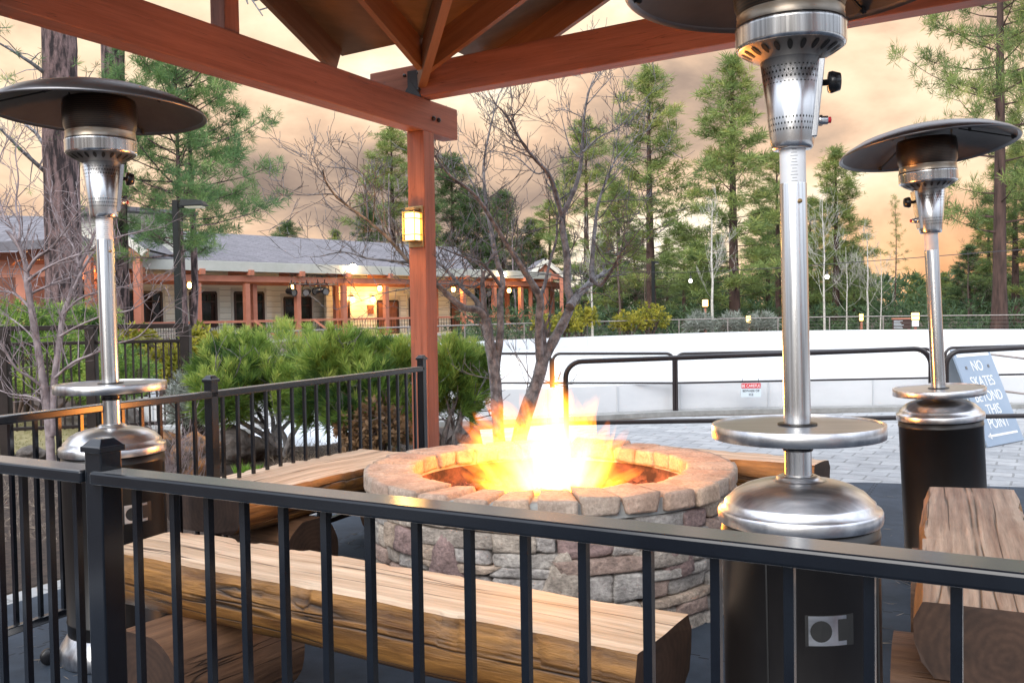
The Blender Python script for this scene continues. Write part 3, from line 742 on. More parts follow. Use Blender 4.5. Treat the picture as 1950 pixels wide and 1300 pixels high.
for a in (0, 1):
    for b_ in (0, 1):
        U = (lambda x: x) if not a else (lambda x: LU - x)
        Vv = (lambda x: x) if not b_ else (lambda x: LV - x)
        ku, kv = LU / 2, LV / 2
        for th in (0, .03):
            P1 = [uv(U(.22), Vv(-ov - .03), slope_h(.22) + hd + th), uv(U(.22), Vv(.22), slope_h(.22) + hd + th), uv(U(ku), Vv(ku), slope_h(ku) + hd + th), uv(U(ku), Vv(-ov - .03), slope_h(ku) + hd + th)]
            o2 = -(ovn if a else ov) - .03
            P2 = [uv(U(o2), Vv(.22), slope_h(.22) + hd + th), uv(U(.22), Vv(.22), slope_h(.22) + hd + th), uv(U(ku), Vv(ku), slope_h(ku) + hd + th), uv(U(ku), Vv(kv), slope_h(kv) + hd + th), uv(U(o2), Vv(kv), slope_h(kv) + hd + th)]
            rf.sheet(P1); 
            rf.add(P2, [(0, 1, 2, 4), (2, 3, 4)])
part('roof_deck', rf, M['soffit'], pv)

# lantern on the column
ln_p = uv(0, 0) - EV * 0
face = -EV                       # outward normal of the column side towards the left
face = (EU) if EU.y < 0 else -EU
# the visible left-hand face of the column is the one facing -v ; the light hangs on the +u face
fn = EU
lz = HZ(793, 432, 6.93)
cface = uv(cw / 2, -.0, 0)
t = thing('wall_lantern', 'lit amber wall lantern with metal frame on the red column', 'wall lamp', (cface.x, cface.y, lz), RZU, baked=False)
b = MB(); b.box((.008, 0, 0), (.016, .125, .30)); part('back_plate', b, M['brass'], t, .003)
b = MB(); b.box((.055, 0, -.005), (.075, .085, .20)); part('glass', b, M['lampglow'], t, .006)
b = MB()
for z in (.10, .055, -.06, -.105): b.box((.06, 0, z), (.10, .108, .007))
for y in (-.05, .05): b.box((.106, y, 0), (.007, .007, .215))
b.box((.05, 0, .125), (.08, .08, .02))
part('frame', b, M['brass'], t, .002)
lamp('lantern_light', uv(cw / 2 + .20, -.02, lz + .0), 7, (1, .50, .12), .06)

# ================================================================== HEATERS
def heater_parts(t, tz, tabr, refl_rot):
    H = {}
    b = MB(); b.lathe([(.0, .004), (.228, .004), (.232, .012), (.232, .055), (.226, .07), (.196, .115), (.19, .12), (.0, .12)], 48); part('base_ring', b, M['steel_disc'], t)
    b = MB(); b.lathe([(.0, .105), (.197, .105), (.197, .16), (.1995, .162), (.1995, .168), (.197, .17), (.197, .80), (.199, .802), (.199, .81), (.197, .812), (.197, .845), (.0, .845)], 64)
    tk = part('tank_housing', b, M['tank'], t)
    # access window facing -y
    def curved(a0, a1, z0, z1, r, n=8):
        vs, fs = [], []
        for i in range(n + 1):
            a = a0 + (a1 - a0) * i / n
            for z in (z0, z1): vs.append((r * math.sin(a), -r * math.cos(a), z))
        for i in range(n): fs.append((2 * i, 2 * i + 2, 2 * i + 3, 2 * i + 1))
        return vs, fs
    b = MB(); b.add(*curved(-.09, .52, .572, .648, .1982)); part('window_recess', b, M['dark'], tk)
    b = MB(); b.add(*curved(-.05, .42, .574, .646, .1988)); part('window_panel', b, M['steel_disc'], tk)
    vs = [(.1998 * math.sin(.10), -.1998 * math.cos(.10), .609)]; n = 24
    for i in range(n):
        a = 2 * math.pi * i / n; an = .10 + .13 * math.cos(a); vs.append((.1998 * math.sin(an), -.1998 * math.cos(an), .609 + .026 * math.sin(a)))
    b = MB(); b.add(vs, [(0, i + 1, (i + 1) % n + 1) for i in range(n)]); b.add(*curved(.31, .45, .585, .637, .1998)); part('window_hole', b, M['dark'], tk)
    b = MB(); b.box((-.17, -.1, .5), (.0, .0, .0))
    # seam of the door
    b = MB()
    for an in (-.55, 1.05): b.box((.1975 * math.sin(an), -.1975 * math.cos(an), .48), (.004, .004, .62), None)
    part('door_seam', b, M['dark'], tk)
    # dome
    b = MB(); b.lathe([(.204, .835), (.206, .842), (.206, .862), (.203, .868), (.190, .872), (.189, .884), (.183, .889), (.165, .908), (.14, .922), (.11, .932), (.075, .939), (.055, .941), (.055, .947), (.045, .952), (.036, .952)], 64); part('dome', b, M['steel_disc'], t)
    b = MB(); b.lathe([(.034, .94), (.034, tz)], 32); part('lower_pole', b, M['steel'], t)
    b = MB(); b.lathe([(.0365, tz - .05), (.039, tz - .045), (.039, tz - .02), (.0365, tz - .018)], 28); b.box((.075, 0, tz - .026), (.09, .02, .012)); part('table_collar', b, M['knob'], t, 0)
    tr = .217
    b = MB(); b.lathe([(.03, tz - .014), (tr - .001, tz - .014)], 72, 0); b.lathe([(tr - .001, tz - .014), (tr, tz - .013), (tr, tz + .020), (tr - .001, tz + .021)], 72, 0)
    b.lathe([(tr - .001, tz + .021), (tr - .007, tz + .021)], 72, 0); b.lathe([(tr - .007, tz + .021), (tr - .008, tz + .017)], 72, 0); b.lathe([(tr - .008, tz + .017), (.03, tz + .017)], 72, 1)
    b.lathe([(.05, tz + .018), (.05, tz + .021), (.034, tz + .022)], 32, 2)
    part('table', b, [M['steel_disc'], M['tabletop'], M['tank']], t)
    b = MB(); b.lathe([(.034, tz + .015), (.034, 1.70), (.0335, 1.703)], 32); part('pole', b, M['steel'], t)
    b = MB(); b.lathe([(.0315, 1.685), (.0315, 1.69), (.0325, 1.692), (.0325, 1.80)], 32, 0); part('label_sleeve', b, M['sleeve'], t)
    b = MB()
    for i in range(11):
        z = 1.785 - i * .008; w = .008 + .006 * ((i * 7) % 3)
        b.add(*curved(-.1 - w * 10, .1 + w * 8, z, z + .0022, .0328, 4))
    part('label_print', b, mk('faint_print', (.35, .36, .38), rough=.6), t)
    b = MB(); q = Matrix.Translation((.012, -.034, 1.655)); b.lathe([(0, .006), (.005, .004), (.006, 0)], 10, 0, q @ Matrix.Rotation(math.pi / 2, 4, 'X')); part('screw', b, M['brass'], t)
    # cone head
    b = MB(); b.lathe([(.034, 1.79), (.048, 1.79), (.052, 1.797), (.054, 1.808), (.077, 2.018), (.06, 2.03)], 48); hd_ = part('cone_head', b, M['cone'], t)
    b = MB()
    vs = [(.035, -.034, 1.815), (.057, -.034, 1.815), (.057, .034, 1.815), (.035, .034, 1.815), (.05, -.04, 2.01), (.079, -.04, 2.01), (.079, .04, 2.01), (.05, .04, 2.01)]
    b.add(vs, [(0, 1, 5, 4), (1, 2, 6, 5), (2, 3, 7, 6), (4, 5, 6, 7), (3, 2, 1, 0)]); part('control_panel', b, M['steel'], hd_, .003)
    X = Matrix.Rotation(math.pi / 2, 4, 'Y')
    b = MB(); b.lathe([(.0, 0), (.008, 0), (.008, .02), (.026, .022), (.028, .03), (.022, .05), (.0, .053)], 20, 0, Matrix.Translation((.070, 0, 1.955)) @ X); part('control_knob', b, M['knob'], hd_)
    b = MB(); b.lathe([(0, 0), (.014, 0), (.014, .014), (.011, .016), (.011, .028), (0, .028)], 16, 0, Matrix.Translation((.060, 0, 1.86)) @ X); ig = part('igniter', b, M['steel'], hd_)
    b = MB(); b.lathe([(.008, .028), (.008, .036), (0, .038)], 14, 0, Matrix.Translation((.060, 0, 1.86)) @ X); part('igniter_button', b, M['red'], ig)
    # burner bowl
    b = MB(); b.lathe([(.06, 2.012), (.080, 2.014), (.130, 2.044)], 64, 1); b.lathe([(.130, 2.044), (.135, 2.047), (.137, 2.054), (.137, 2.092), (.1385, 2.098), (.135, 2.104)], 64, 0); b.lathe([(.135, 2.104), (.132, 2.132), (.1335, 2.134), (.12, 2.14)], 64, 2)
    bw = part('burner_bowl', b, [M['steel'], M['steel_dim'], M['burnt']], t)
    b = MB()
    for i in range(22):                                     # slots punched in the sloping underside
        a = 2 * math.pi * i / 22
        s0, s1 = .28, .86
        vs = []
        for k in range(12):
            th = 2 * math.pi * k / 12
            s = (s0 + s1) / 2 + (s1 - s0) / 2 * math.cos(th)
            r_, z_ = .080 + (.130 - .080) * s, 2.014 + (2.044 - 2.014) * s
            da = .062 * math.sin(th)
            vs.append(((r_ + .001) * math.cos(a + da), (r_ + .001) * math.sin(a + da), z_ - .0012))
        b.add(vs, [tuple(range(12))])
    part('vent_slot', b, M['dark'], bw)
    b = MB(); b.lathe([(.128, 2.13), (.138, 2.155), (.142, 2.20), (.140, 2.25), (.135, 2.265), (.12, 2.27)], 64); part('emitter_screen', b, M['mesh'], t)
    # reflector
    D = .415
    e = bpy.data.objects
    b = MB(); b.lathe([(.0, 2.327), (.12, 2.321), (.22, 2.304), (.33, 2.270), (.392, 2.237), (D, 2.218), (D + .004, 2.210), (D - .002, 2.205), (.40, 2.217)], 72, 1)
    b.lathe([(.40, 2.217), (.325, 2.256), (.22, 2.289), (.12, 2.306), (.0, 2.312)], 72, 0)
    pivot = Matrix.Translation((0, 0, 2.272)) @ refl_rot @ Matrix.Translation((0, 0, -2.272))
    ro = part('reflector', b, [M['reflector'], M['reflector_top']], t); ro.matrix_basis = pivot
    b = MB()
    for k in range(3):
        a = k * 2 * math.pi / 3 + .4
        b.tube([(.12 * math.cos(a), .12 * math.sin(a), 2.252), (.125 * math.cos(a), .125 * math.sin(a), 2.302)], .005, 6)
    part('reflector_stud', b, M['steel_dim'], t)
    for k in range(3):
        b = MB(); a = k * 2 * math.pi / 3 + .9
        b.bar((.15 * math.cos(a), .15 * math.sin(a), 2.298), (.40 * math.cos(a), .40 * math.sin(a), 2.213), .006, .006)
        for rr, zz in ((.2, 2.289), (.385, 2.220)):
            T = Matrix.Translation((rr * math.cos(a), rr * math.sin(a), zz - .01)); b.lathe([(0, -.004), (.008, 0), (.008, .02)], 8, 0, T)
        part('reflector_seam', b, M['dark'], ro)
    # wheel at the back of the base
    b = MB(); b.lathe([(.0, -.012), (.03, -.012), (.034, -.006), (.034, .006), (.03, .012), (0, .012)], 18, 0, Matrix.Translation((-.262, .05, .036)) @ Matrix.Rotation(math.pi / 2, 4, 'X')); part('wheel', b, M['knob'], t)
M['tabletop'] = mk('table_top_steel', (.30, .31, .33), (.38, .39, .41), (4, 40, 10), .30, .8, bump=.0003)
M['steel_dim'] = mk('dull_steel', (.20, .20, .20), (.28, .27, .26), (8, 8, 8), .4, 1.0)
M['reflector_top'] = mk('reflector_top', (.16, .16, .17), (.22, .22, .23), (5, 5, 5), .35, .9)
def heater(px, y, label, tz, rz, lean_x, lean_y, refl=(0, 0), sc=(1, 1, 1)):
    p = XY(px, y)
    t = thing('patio_heater', label, 'patio heater', (p.x, p.y, .012), rz, 'mushroom patio heaters around the fire pit', baked=False)
    t.rotation_mode = 'ZYX'
    T = Matrix.Rotation(lean_x, 4, 'Y') @ Matrix.Rotation(lean_y, 4, 'X') @ Matrix.Rotation(rz, 4, 'Z')
    t.rotation_mode = 'QUATERNION'; t.rotation_quaternion = T.to_quaternion(); t.scale = sc
    heater_parts(t, tz, .217, Matrix.Rotation(refl[0], 4, 'Y') @ Matrix.Rotation(refl[1], 4, 'X'))
    return t
heater(1527, 2.44, 'nearest and tallest-looking patio heater, with its top cut off by the frame', 1.065, R(-9), R(-.7), 0, (0, R(0)))
heater(212, 3.86, 'patio heater by the left fence with its big reflector tilted over the bare tree', 1.10, R(35), R(-.6), R(0), (R(1.3), R(0)))
heater(1805, 4.75, 'leaning patio heater near the pale blue sign, table down on its dome', .975, R(172), R(-3.0), R(.5), (R(1.5), R(6.0)), (1, 1, .975))

# ================================================================== FIRE PIT
PC = V((PY(1045, 900, 4.75).x, 4.75, 0)); PR = .93; PH = .625
pit = thing('fire_pit', 'round stacked-stone fire pit with tan cap stones', 'fire pit', PC, baked=False)
rnd = random.Random(5)
core = MB(); core.lathe([(PR - .085, 0), (PR - .085, PH - .085), (.71, PH - .085), (.71, .40)], 96); part('mortar_core', core, M['mortar'], pit)
def stone(mb, T, sx, sy, sz, rn, nx=7, ny=3, nz=5, sq=8, jit=.10, tri=0):
    """rounded, lumpy block: sx along the wall, sy deep, sz tall"""
    off = V((rn.uniform(-50, 50), rn.uniform(-50, 50), rn.uniform(-50, 50)))
    cache = {}
    vs, fs = [], []
    sh = [rn.uniform(-.14, .14) for _ in range(4)]
    def vert(p):
        k = tuple(round(c, 4) for c in p)
        if k in cache: return cache[k]
        q = V(p)
        # round the box towards a superellipsoid
        L_ = (abs(q.x) ** sq + abs(q.y) ** sq + abs(q.z) ** sq) ** (1 / sq)
        q = q * (1 / max(L_, 1e-6)) if L_ > 0 else q
        m = max(abs(p[0]), abs(p[1]), abs(p[2]))
        q = q * m
        nz_ = mnoise.noise_vector(V((q.x * 1.3, q.y * 1.3, q.z * 1.3)) + off)
        nz2 = mnoise.noise_vector(V((q.x * 3.7, q.y * 3.7, q.z * 3.7)) + off)
        x = q.x * (1 + sh[0] * q.z - tri * q.z); z = q.z * (1 + sh[1] * q.x) + sh[2] * q.x * .5
        w = V((x * sx / 2 + (nz_.x * jit + nz2.x * jit * .4) * min(sx, sz) , q.y * sy / 2 + (nz_.y * jit * .7 + nz2.y * jit * .35) * sz, z * sz / 2 + (nz_.z * jit + nz2.z * .3 * jit) * sz))
        vs.append(T(w)); cache[k] = len(vs) - 1; return cache[k]
    def facegrid(fn, na, nb):
        for i in range(na):
            for j in range(nb):
                a0, a1 = -1 + 2 * i / na, -1 + 2 * (i + 1) / na; b0, b1 = -1 + 2 * j / nb, -1 + 2 * (j + 1) / nb
                fs.append((vert(fn(a0, b0)), vert(fn(a1, b0)), vert(fn(a1, b1)), vert(fn(a0, b1))))
    facegrid(lambda a, b: (a, -1, b), nx, nz); facegrid(lambda a, b: (-a, 1, b), nx, nz)
    facegrid(lambda a, b: (1, a, b), ny, nz); facegrid(lambda a, b: (-1, -a, b), ny, nz)
    facegrid(lambda a, b: (a, b, 1), nx, ny); facegrid(lambda a, b: (a, -b, -1), nx, ny)
    mb.add(vs, fs, 0, True)
ws = MB()
def on_wall(a, z, r):
    def T(w):
        rr = r - w.y; aa = a + w.x / r
        return V((rr * math.sin(aa), -rr * math.cos(aa), z + w.z))
    return T
# dry-stacked facing: random courses per bay so that joints do not line up all round
z_top = PH - .095
ang = 0.0
bays = []
while ang < 2 * math.pi - .12:
    wd = rnd.uniform(.24, .50); bays.append((ang, min(wd, 2 * math.pi - ang))); ang += wd
for (a0, wd) in bays:
    z = -.01
    while z < z_top - .02:
        hgt = rnd.choice((rnd.uniform(.035, .055), rnd.uniform(.055, .08), rnd.uniform(.07, .12)))
        if z + hgt > z_top - .03: hgt = z_top - z
        n = 1 if rnd.random() < .62 and hgt < .10 else 2
        cuts = [0] + sorted(rnd.uniform(.3, .7) for _ in range(n - 1)) + [1]
        for c0, c1 in zip(cuts[:-1], cuts[1:]):
            w = (c1 - c0) * wd; am = a0 + (c0 + c1) / 2 * wd
            over = rnd.uniform(-.022, .006)
            stone(ws, on_wall(am + rnd.uniform(-.012, .012), z + hgt / 2 + rnd.uniform(-.006, .006), PR - .095 + rnd.uniform(-.014, .018)), w * PR + over, .15, hgt * rnd.uniform(.90, 1.0), rnd, 10, 3, 6, sq=rnd.choice((9, 14, 22)), jit=.08, tri=rnd.choice((0, 0, 0, 0, .18, -.18)))
        z += hgt
for a in (.02, .62, -.55, 1.3): stone(ws, on_wall(a, .30 if a == .02 else .36, PR - .07), .13, .13, .22, rnd, tri=.55)
part('stone_facing', ws, M['stone'], pit)
cs = MB(); NC = 31
for i in range(NC):
    a = 2 * math.pi * i / NC + rnd.uniform(-.012, .012)
    w = 2 * math.pi * .81 / NC * rnd.uniform(.86, .97); dr = rnd.uniform(-.012, .012)
    rc = .805 + dr; dep = .25
    def T(w_, a=a, rc=rc):
        rr = rc - w_.y; aa = a + w_.x / .81
        return V((rr * math.sin(aa), -rr * math.cos(aa), PH - .038 + w_.z + .006 * math.sin(a * 5)))
    stone(cs, T, w, dep + rnd.uniform(-.01, .012), .078, rnd, 9, 9, 6, sq=26, jit=.028)
part('capstone_ring', cs, M['cap'], pit)
mo = MB(); mo.lathe([(.70, PH - .09), (.70, PH - .022), (.90, PH - .022), (.90, PH - .09)], 96); part('mortar_joint', mo, M['mortar'], pit)
li = MB(); li.lathe([(.705, PH - .08), (.695, PH - .15), (.70, .40), (0, .40)], 72); part('sooty_liner', li, M['firebrick'], pit)
# lava rock bed
lv = MB()
import bmesh
def blobrock(mb, c, r, rn, sub=1, amp=.35, flat=1, T=None, mi=0, sm=False):
    bm = bmesh.new(); bmesh.ops.create_icosphere(bm, subdivisions=sub, radius=1)
    off = V((rn.uniform(-90, 90), rn.uniform(-90, 90), rn.uniform(-90, 90)))
    vs = []
    for v in bm.verts:
        k = 1 + amp * mnoise.noise(v.co * 1.2 + off) + amp * .45 * mnoise.noise(v.co * 3.1 + off)
        q = v.co * (r * k); vs.append((c[0] + q.x, c[1] + q.y, c[2] + q.z * flat))
    mb.add(vs, [tuple(v.index for v in f.verts) for f in bm.faces], mi, sm); bm.free()
for i in range(900):
    a = rnd.uniform(0, 2 * math.pi); r_ = .68 * math.sqrt(rnd.random())
    blobrock(lv, (PC.x + r_ * math.cos(a), PC.y + r_ * math.sin(a), .42 + .05 * (1 - (r_ / .68) ** 2) + rnd.uniform(-.01, .025)), rnd.uniform(.018, .036), rnd, 1, .5)
o = struct('lava_rock_bed', lv, M['lava'], 'stuff'); o['label'] = 'reddish black lava rocks filling the fire pit'; o['category'] = 'lava rock'

# fire: glowing gas inside flame-shaped hulls
def firemat(name, strength, k_dir, k_r, col, Rmax, Hmax, power):
    m = bpy.data.materials.new(name); m.use_nodes = True; nt = m.node_tree; N, L = nt.nodes, nt.links; N.clear()
    out = N.new('ShaderNodeOutputMaterial'); em = N.new('ShaderNodeEmission'); L.new(em.outputs[0], out.inputs['Volume'])
    em.inputs[0].default_value = (*col, 1)
    tc = N.new('ShaderNodeTexCoord')
    def vm(op, a, b=None, sc=None):
        n = N.new('ShaderNodeVectorMath'); n.operation = op; L.new(a, n.inputs[0])
        if isinstance(b, tuple): n.inputs[1].default_value = b
        elif b is not None: L.new(b, n.inputs[1])
        if sc is not None:
            if isinstance(sc, float): n.inputs['Scale'].default_value = sc
            else: L.new(sc, n.inputs['Scale'])
        return n
    def mt(op, a, b=None, v=None):
        n = N.new('ShaderNodeMath'); n.operation = op; L.new(a, n.inputs[0])
        if b is not None: L.new(b, n.inputs[1])
        elif v is not None: n.inputs[1].default_value = v
        return n.outputs[0]
    P = tc.outputs['Object']
    # streaks that fan out from the foot of the fire
    Q = vm('ADD', P, (0, 0, .22)).outputs[0]
    ln = vm('LENGTH', Q).outputs['Value']
    dr = vm('SCALE', vm('NORMALIZE', Q).outputs[0], sc=float(k_dir)).outputs[0]
    rad = N.new('ShaderNodeCombineXYZ'); L.new(mt('MULTIPLY', ln, v=k_r), rad.inputs[2])
    S = vm('ADD', dr, rad.outputs[0]).outputs[0]
    n1 = N.new('ShaderNodeTexNoise'); n1.inputs['Scale'].default_value = 1; n1.inputs['Detail'].default_value = 6; n1.inputs['Distortion'].default_value = .6
    L.new(S, n1.inputs[0])
    st = N.new('ShaderNodeMapRange'); st.inputs[1].default_value = .34; st.inputs[2].default_value = .72; st.inputs[3].default_value = .0; st.inputs[4].default_value = 1.8; L.new(n1.outputs['Fac'], st.inputs[0])
    sp = N.new('ShaderNodeSeparateXYZ'); L.new(P, sp.inputs[0])
    hz = mt('DIVIDE', sp.outputs[2], v=Hmax)
    fc = N.new('ShaderNodeValToRGB'); e = fc.color_ramp.elements
    prof = ((0, .62), (.10, .88), (.22, 1.0), (.38, .82), (.55, .50), (.75, .24), (1, .05))
    e[0].position, e[1].position = 0, 1
    e[0].color = (prof[0][1],) * 3 + (1,); e[1].color = (prof[-1][1],) * 3 + (1,)
    for p_, v_ in prof[1:-1]:
        q = e.new(p_); q.color = (v_, v_, v_, 1)
    L.new(hz, fc.inputs[0])
    rr = mt('SQRT', mt('ADD', mt('MULTIPLY', sp.outputs[0], sp.outputs[0]), mt('MULTIPLY', sp.outputs[1], sp.outputs[1])))
    rho = mt('DIVIDE', rr, mt('MULTIPLY', fc.outputs[0], v=Rmax))
    fo = N.new('ShaderNodeMapRange'); fo.inputs[1].default_value = 1; fo.inputs[2].default_value = 0; L.new(rho, fo.inputs[0])
    core_ = mt('POWER', fo.outputs[0], v=power)
    edge = mt('MULTIPLY', mt('MULTIPLY', fo.outputs[0], st.outputs[0]), v=.15)
    tp = N.new('ShaderNodeMapRange'); tp.inputs[1].default_value = 1; tp.inputs[2].default_value = .5; L.new(hz, tp.inputs[0])
    fl_n = N.new('ShaderNodeMapRange'); fl_n.inputs[1].default_value = .36; fl_n.inputs[2].default_value = .56; fl_n.inputs[3].default_value = .12; fl_n.inputs[4].default_value = 1.0; L.new(n1.outputs['Fac'], fl_n.inputs[0])
    core_ = mt('MULTIPLY', core_, fl_n.outputs[0])
    tot = mt('MULTIPLY', mt('MULTIPLY', mt('ADD', core_, edge), tp.outputs[0]), v=strength)
    L.new(tot, em.inputs[1])
    m.cycles.homogeneous_volume = False
    return m
def tonguemat(name, st, col):
    m = bpy.data.materials.new(name); m.use_nodes = True; nt = m.node_tree; N, L = nt.nodes, nt.links; N.clear()
    out = N.new('ShaderNodeOutputMaterial'); em = N.new('ShaderNodeEmission'); L.new(em.outputs[0], out.inputs['Volume'])
    em.inputs[0].default_value = (*col, 1)
    tc = N.new('ShaderNodeTexCoord'); sp = N.new('ShaderNodeSeparateXYZ'); L.new(tc.outputs['Generated'], sp.inputs[0])
    def m_(op, a, b_=None, v=None):
        k = N.new('ShaderNodeMath'); k.operation = op; L.new(a, k.inputs[0])
        if b_ is not None: L.new(b_, k.inputs[1])
        elif v is not None: k.inputs[1].default_value = v
        return k.outputs[0]
    dy = m_('SUBTRACT', sp.outputs[1], v=.5); dz = m_('SUBTRACT', sp.outputs[2], v=.5)
    rr = m_('SQRT', m_('ADD', m_('MULTIPLY', dy, dy), m_('MULTIPLY', dz, dz)))
    fo = N.new('ShaderNodeMapRange'); fo.inputs[1].default_value = .5; fo.inputs[2].default_value = .08; L.new(rr, fo.inputs[0])
    tip = N.new('ShaderNodeMapRange'); tip.inputs[1].default_value = 1; tip.inputs[2].default_value = .3; L.new(sp.outputs[0], tip.inputs[0])
    mp = N.new('ShaderNodeMapping'); mp.inputs['Scale'].default_value = (4, 45, 45); L.new(tc.outputs['Object'], mp.inputs[0])
    n = N.new('ShaderNodeTexNoise'); n.inputs['Scale'].default_value = 1; n.inputs['Detail'].default_value = 2; L.new(mp.outputs[0], n.inputs[0])
    sr = N.new('ShaderNodeMapRange'); sr.inputs[1].default_value = .36; sr.inputs[2].default_value = .64; sr.inputs[3].default_value = .25; sr.inputs[4].default_value = 1.5; L.new(n.outputs['Fac'], sr.inputs[0])
    L.new(m_('MULTIPLY', m_('MULTIPLY', m_('MULTIPLY', fo.outputs[0], tip.outputs[0]), sr.outputs[0]), v=st), em.inputs[1])
    return m
FB = V((PC.x + .03, PC.y - .05, .43))
fire = thing('fire', 'tall white and orange gas flames leaping from the stone pit', 'fire', FB, baked=False)
def flame_hull(R0, H0, seed, n=28, m=22):
    rn = random.Random(seed); prof = ((0, .62), (.10, .90), (.22, 1.02), (.38, .86), (.55, .55), (.75, .30), (1, .10))
    off = V((rn.uniform(-9, 9), rn.uniform(-9, 9), 0)); vs, fs = [], []
    for j in range(m + 1):
        h = j / m
        for (a, ra), (b, rb) in zip(prof[:-1], prof[1:]):
            if a <= h <= b: r_ = ra + (rb - ra) * (h - a) / (b - a); break
        for k in range(n):
            an = 2 * math.pi * k / n
            f = 1.02 + .22 * mnoise.noise(V((math.cos(an) * 1.8, math.sin(an) * 1.8, h * 2.5)) + off)
            vs.append((R0 * r_ * f * math.cos(an), R0 * r_ * f * math.sin(an), H0 * h))
    for j in range(m):
        for k in range(n): fs.append((j * n + k, j * n + (k + 1) % n, (j + 1) * n + (k + 1) % n, (j + 1) * n + k))
    fs.append(tuple(reversed(range(n)))); fs.append(tuple(range(m * n, (m + 1) * n)))
    b = MB(); b.add(vs, fs, 0, True); return b
part('flame', flame_hull(.36, .76, 3), firemat('flame_core', 175, 7.5, 2.6, (1, .31, .030), .345, .74, 2.2), fire)
TM = [tonguemat('flame_orange', 60, (1, .20, .010)), tonguemat('flame_yellow', 95, (1, .30, .022)), tonguemat('flame_faint', 34, (1, .24, .016))]
def tongue(a, tip, r0, seed, mi):
    """one flame lick: a tapered, slightly curling closed hull along local +x"""
    a, tip = V(a), V(tip); d = tip - a; L_ = d.length
    b = MB(); rn = random.Random(seed); k = 12; path, rad = [], []; c1, c2 = rn.uniform(-.07, .07), rn.uniform(-.07, .07)
    for i in range(k + 1):
        s = i / k
        path.append((L_ * s, L_ * (c1 * math.sin(s * 3.1) + .03 * math.sin(s * 9 + seed)), L_ * (.05 * s * s + c2 * math.sin(s * 2.6))))
        rad.append(max(.0012, r0 * (s * 2.4 + .35) * (1 - s) ** .95 * (1 + .16 * math.sin(s * 13 + seed))))
    b.tube(path, rad, 9)
    o = part('flame_tongue', b, TM[mi], fire)
    o.matrix_basis = Matrix.Translation(a - FB) @ d.to_track_quat('X', 'Z').to_matrix().to_4x4()
def fp_(px, py, y=4.72): return PY(px, py, y)
LICKS = [((990, 905), (858, 832), 12), ((985, 895), (866, 806), 10), ((1000, 880), (912, 760), 10), ((965, 915), (858, 868), 9), ((975, 925), (900, 905), 9), ((1010, 870), (940, 755), 10), ((1020, 850), (985, 740), 11),
    ((1110, 900), (1163, 796), 12), ((1120, 920), (1182, 858), 10), ((1085, 860), (1142, 748), 12), ((1060, 840), (1092, 735), 12), ((1040, 830), (1046, 720), 12), ((995, 890), (884, 838), 11), ((1100, 925), (1172, 905), 9), ((1020, 930), (915, 930), 10), ((1075, 850), (1122, 755), 10), ((1000, 870), (893, 786), 8), ((1125, 905), (1178, 826), 8)]
for i, (a, b_, r_) in enumerate(LICKS):
    ya = 4.70 + .11 * math.sin(i * 2.7)
    tongue(fp_(*a, ya), fp_(*b_, ya + .05 * math.cos(i)), r_ * 4.72 / FPX * (2.9 if b_[0] < 960 else 1.9), i, 0 if i % 3 else 2)
rf_ = random.Random(12)
for i in range(58):
    an = rf_.gauss(-.08, .52); an = max(-1.35, min(1.25, an)); dp = rf_.uniform(-.16, .16)
    x0 = rf_.uniform(-.13, .13); ln_ = (.34 + .24 * math.cos(an)) * rf_.uniform(.5, .95)
    a = FB + V((x0 + .12 * math.sin(an), dp, rf_.uniform(.0, .06)))
    tongue(a, a + V((math.sin(an) * ln_ * .8, dp * .5, math.cos(an) * ln_)), rf_.uniform(.030, .056), 40 + i, rf_.choice((0, 1, 1, 2)))
lamp('fire_light', FB + V((0, 0, .60)), 50, (1, .42, .12), .18)

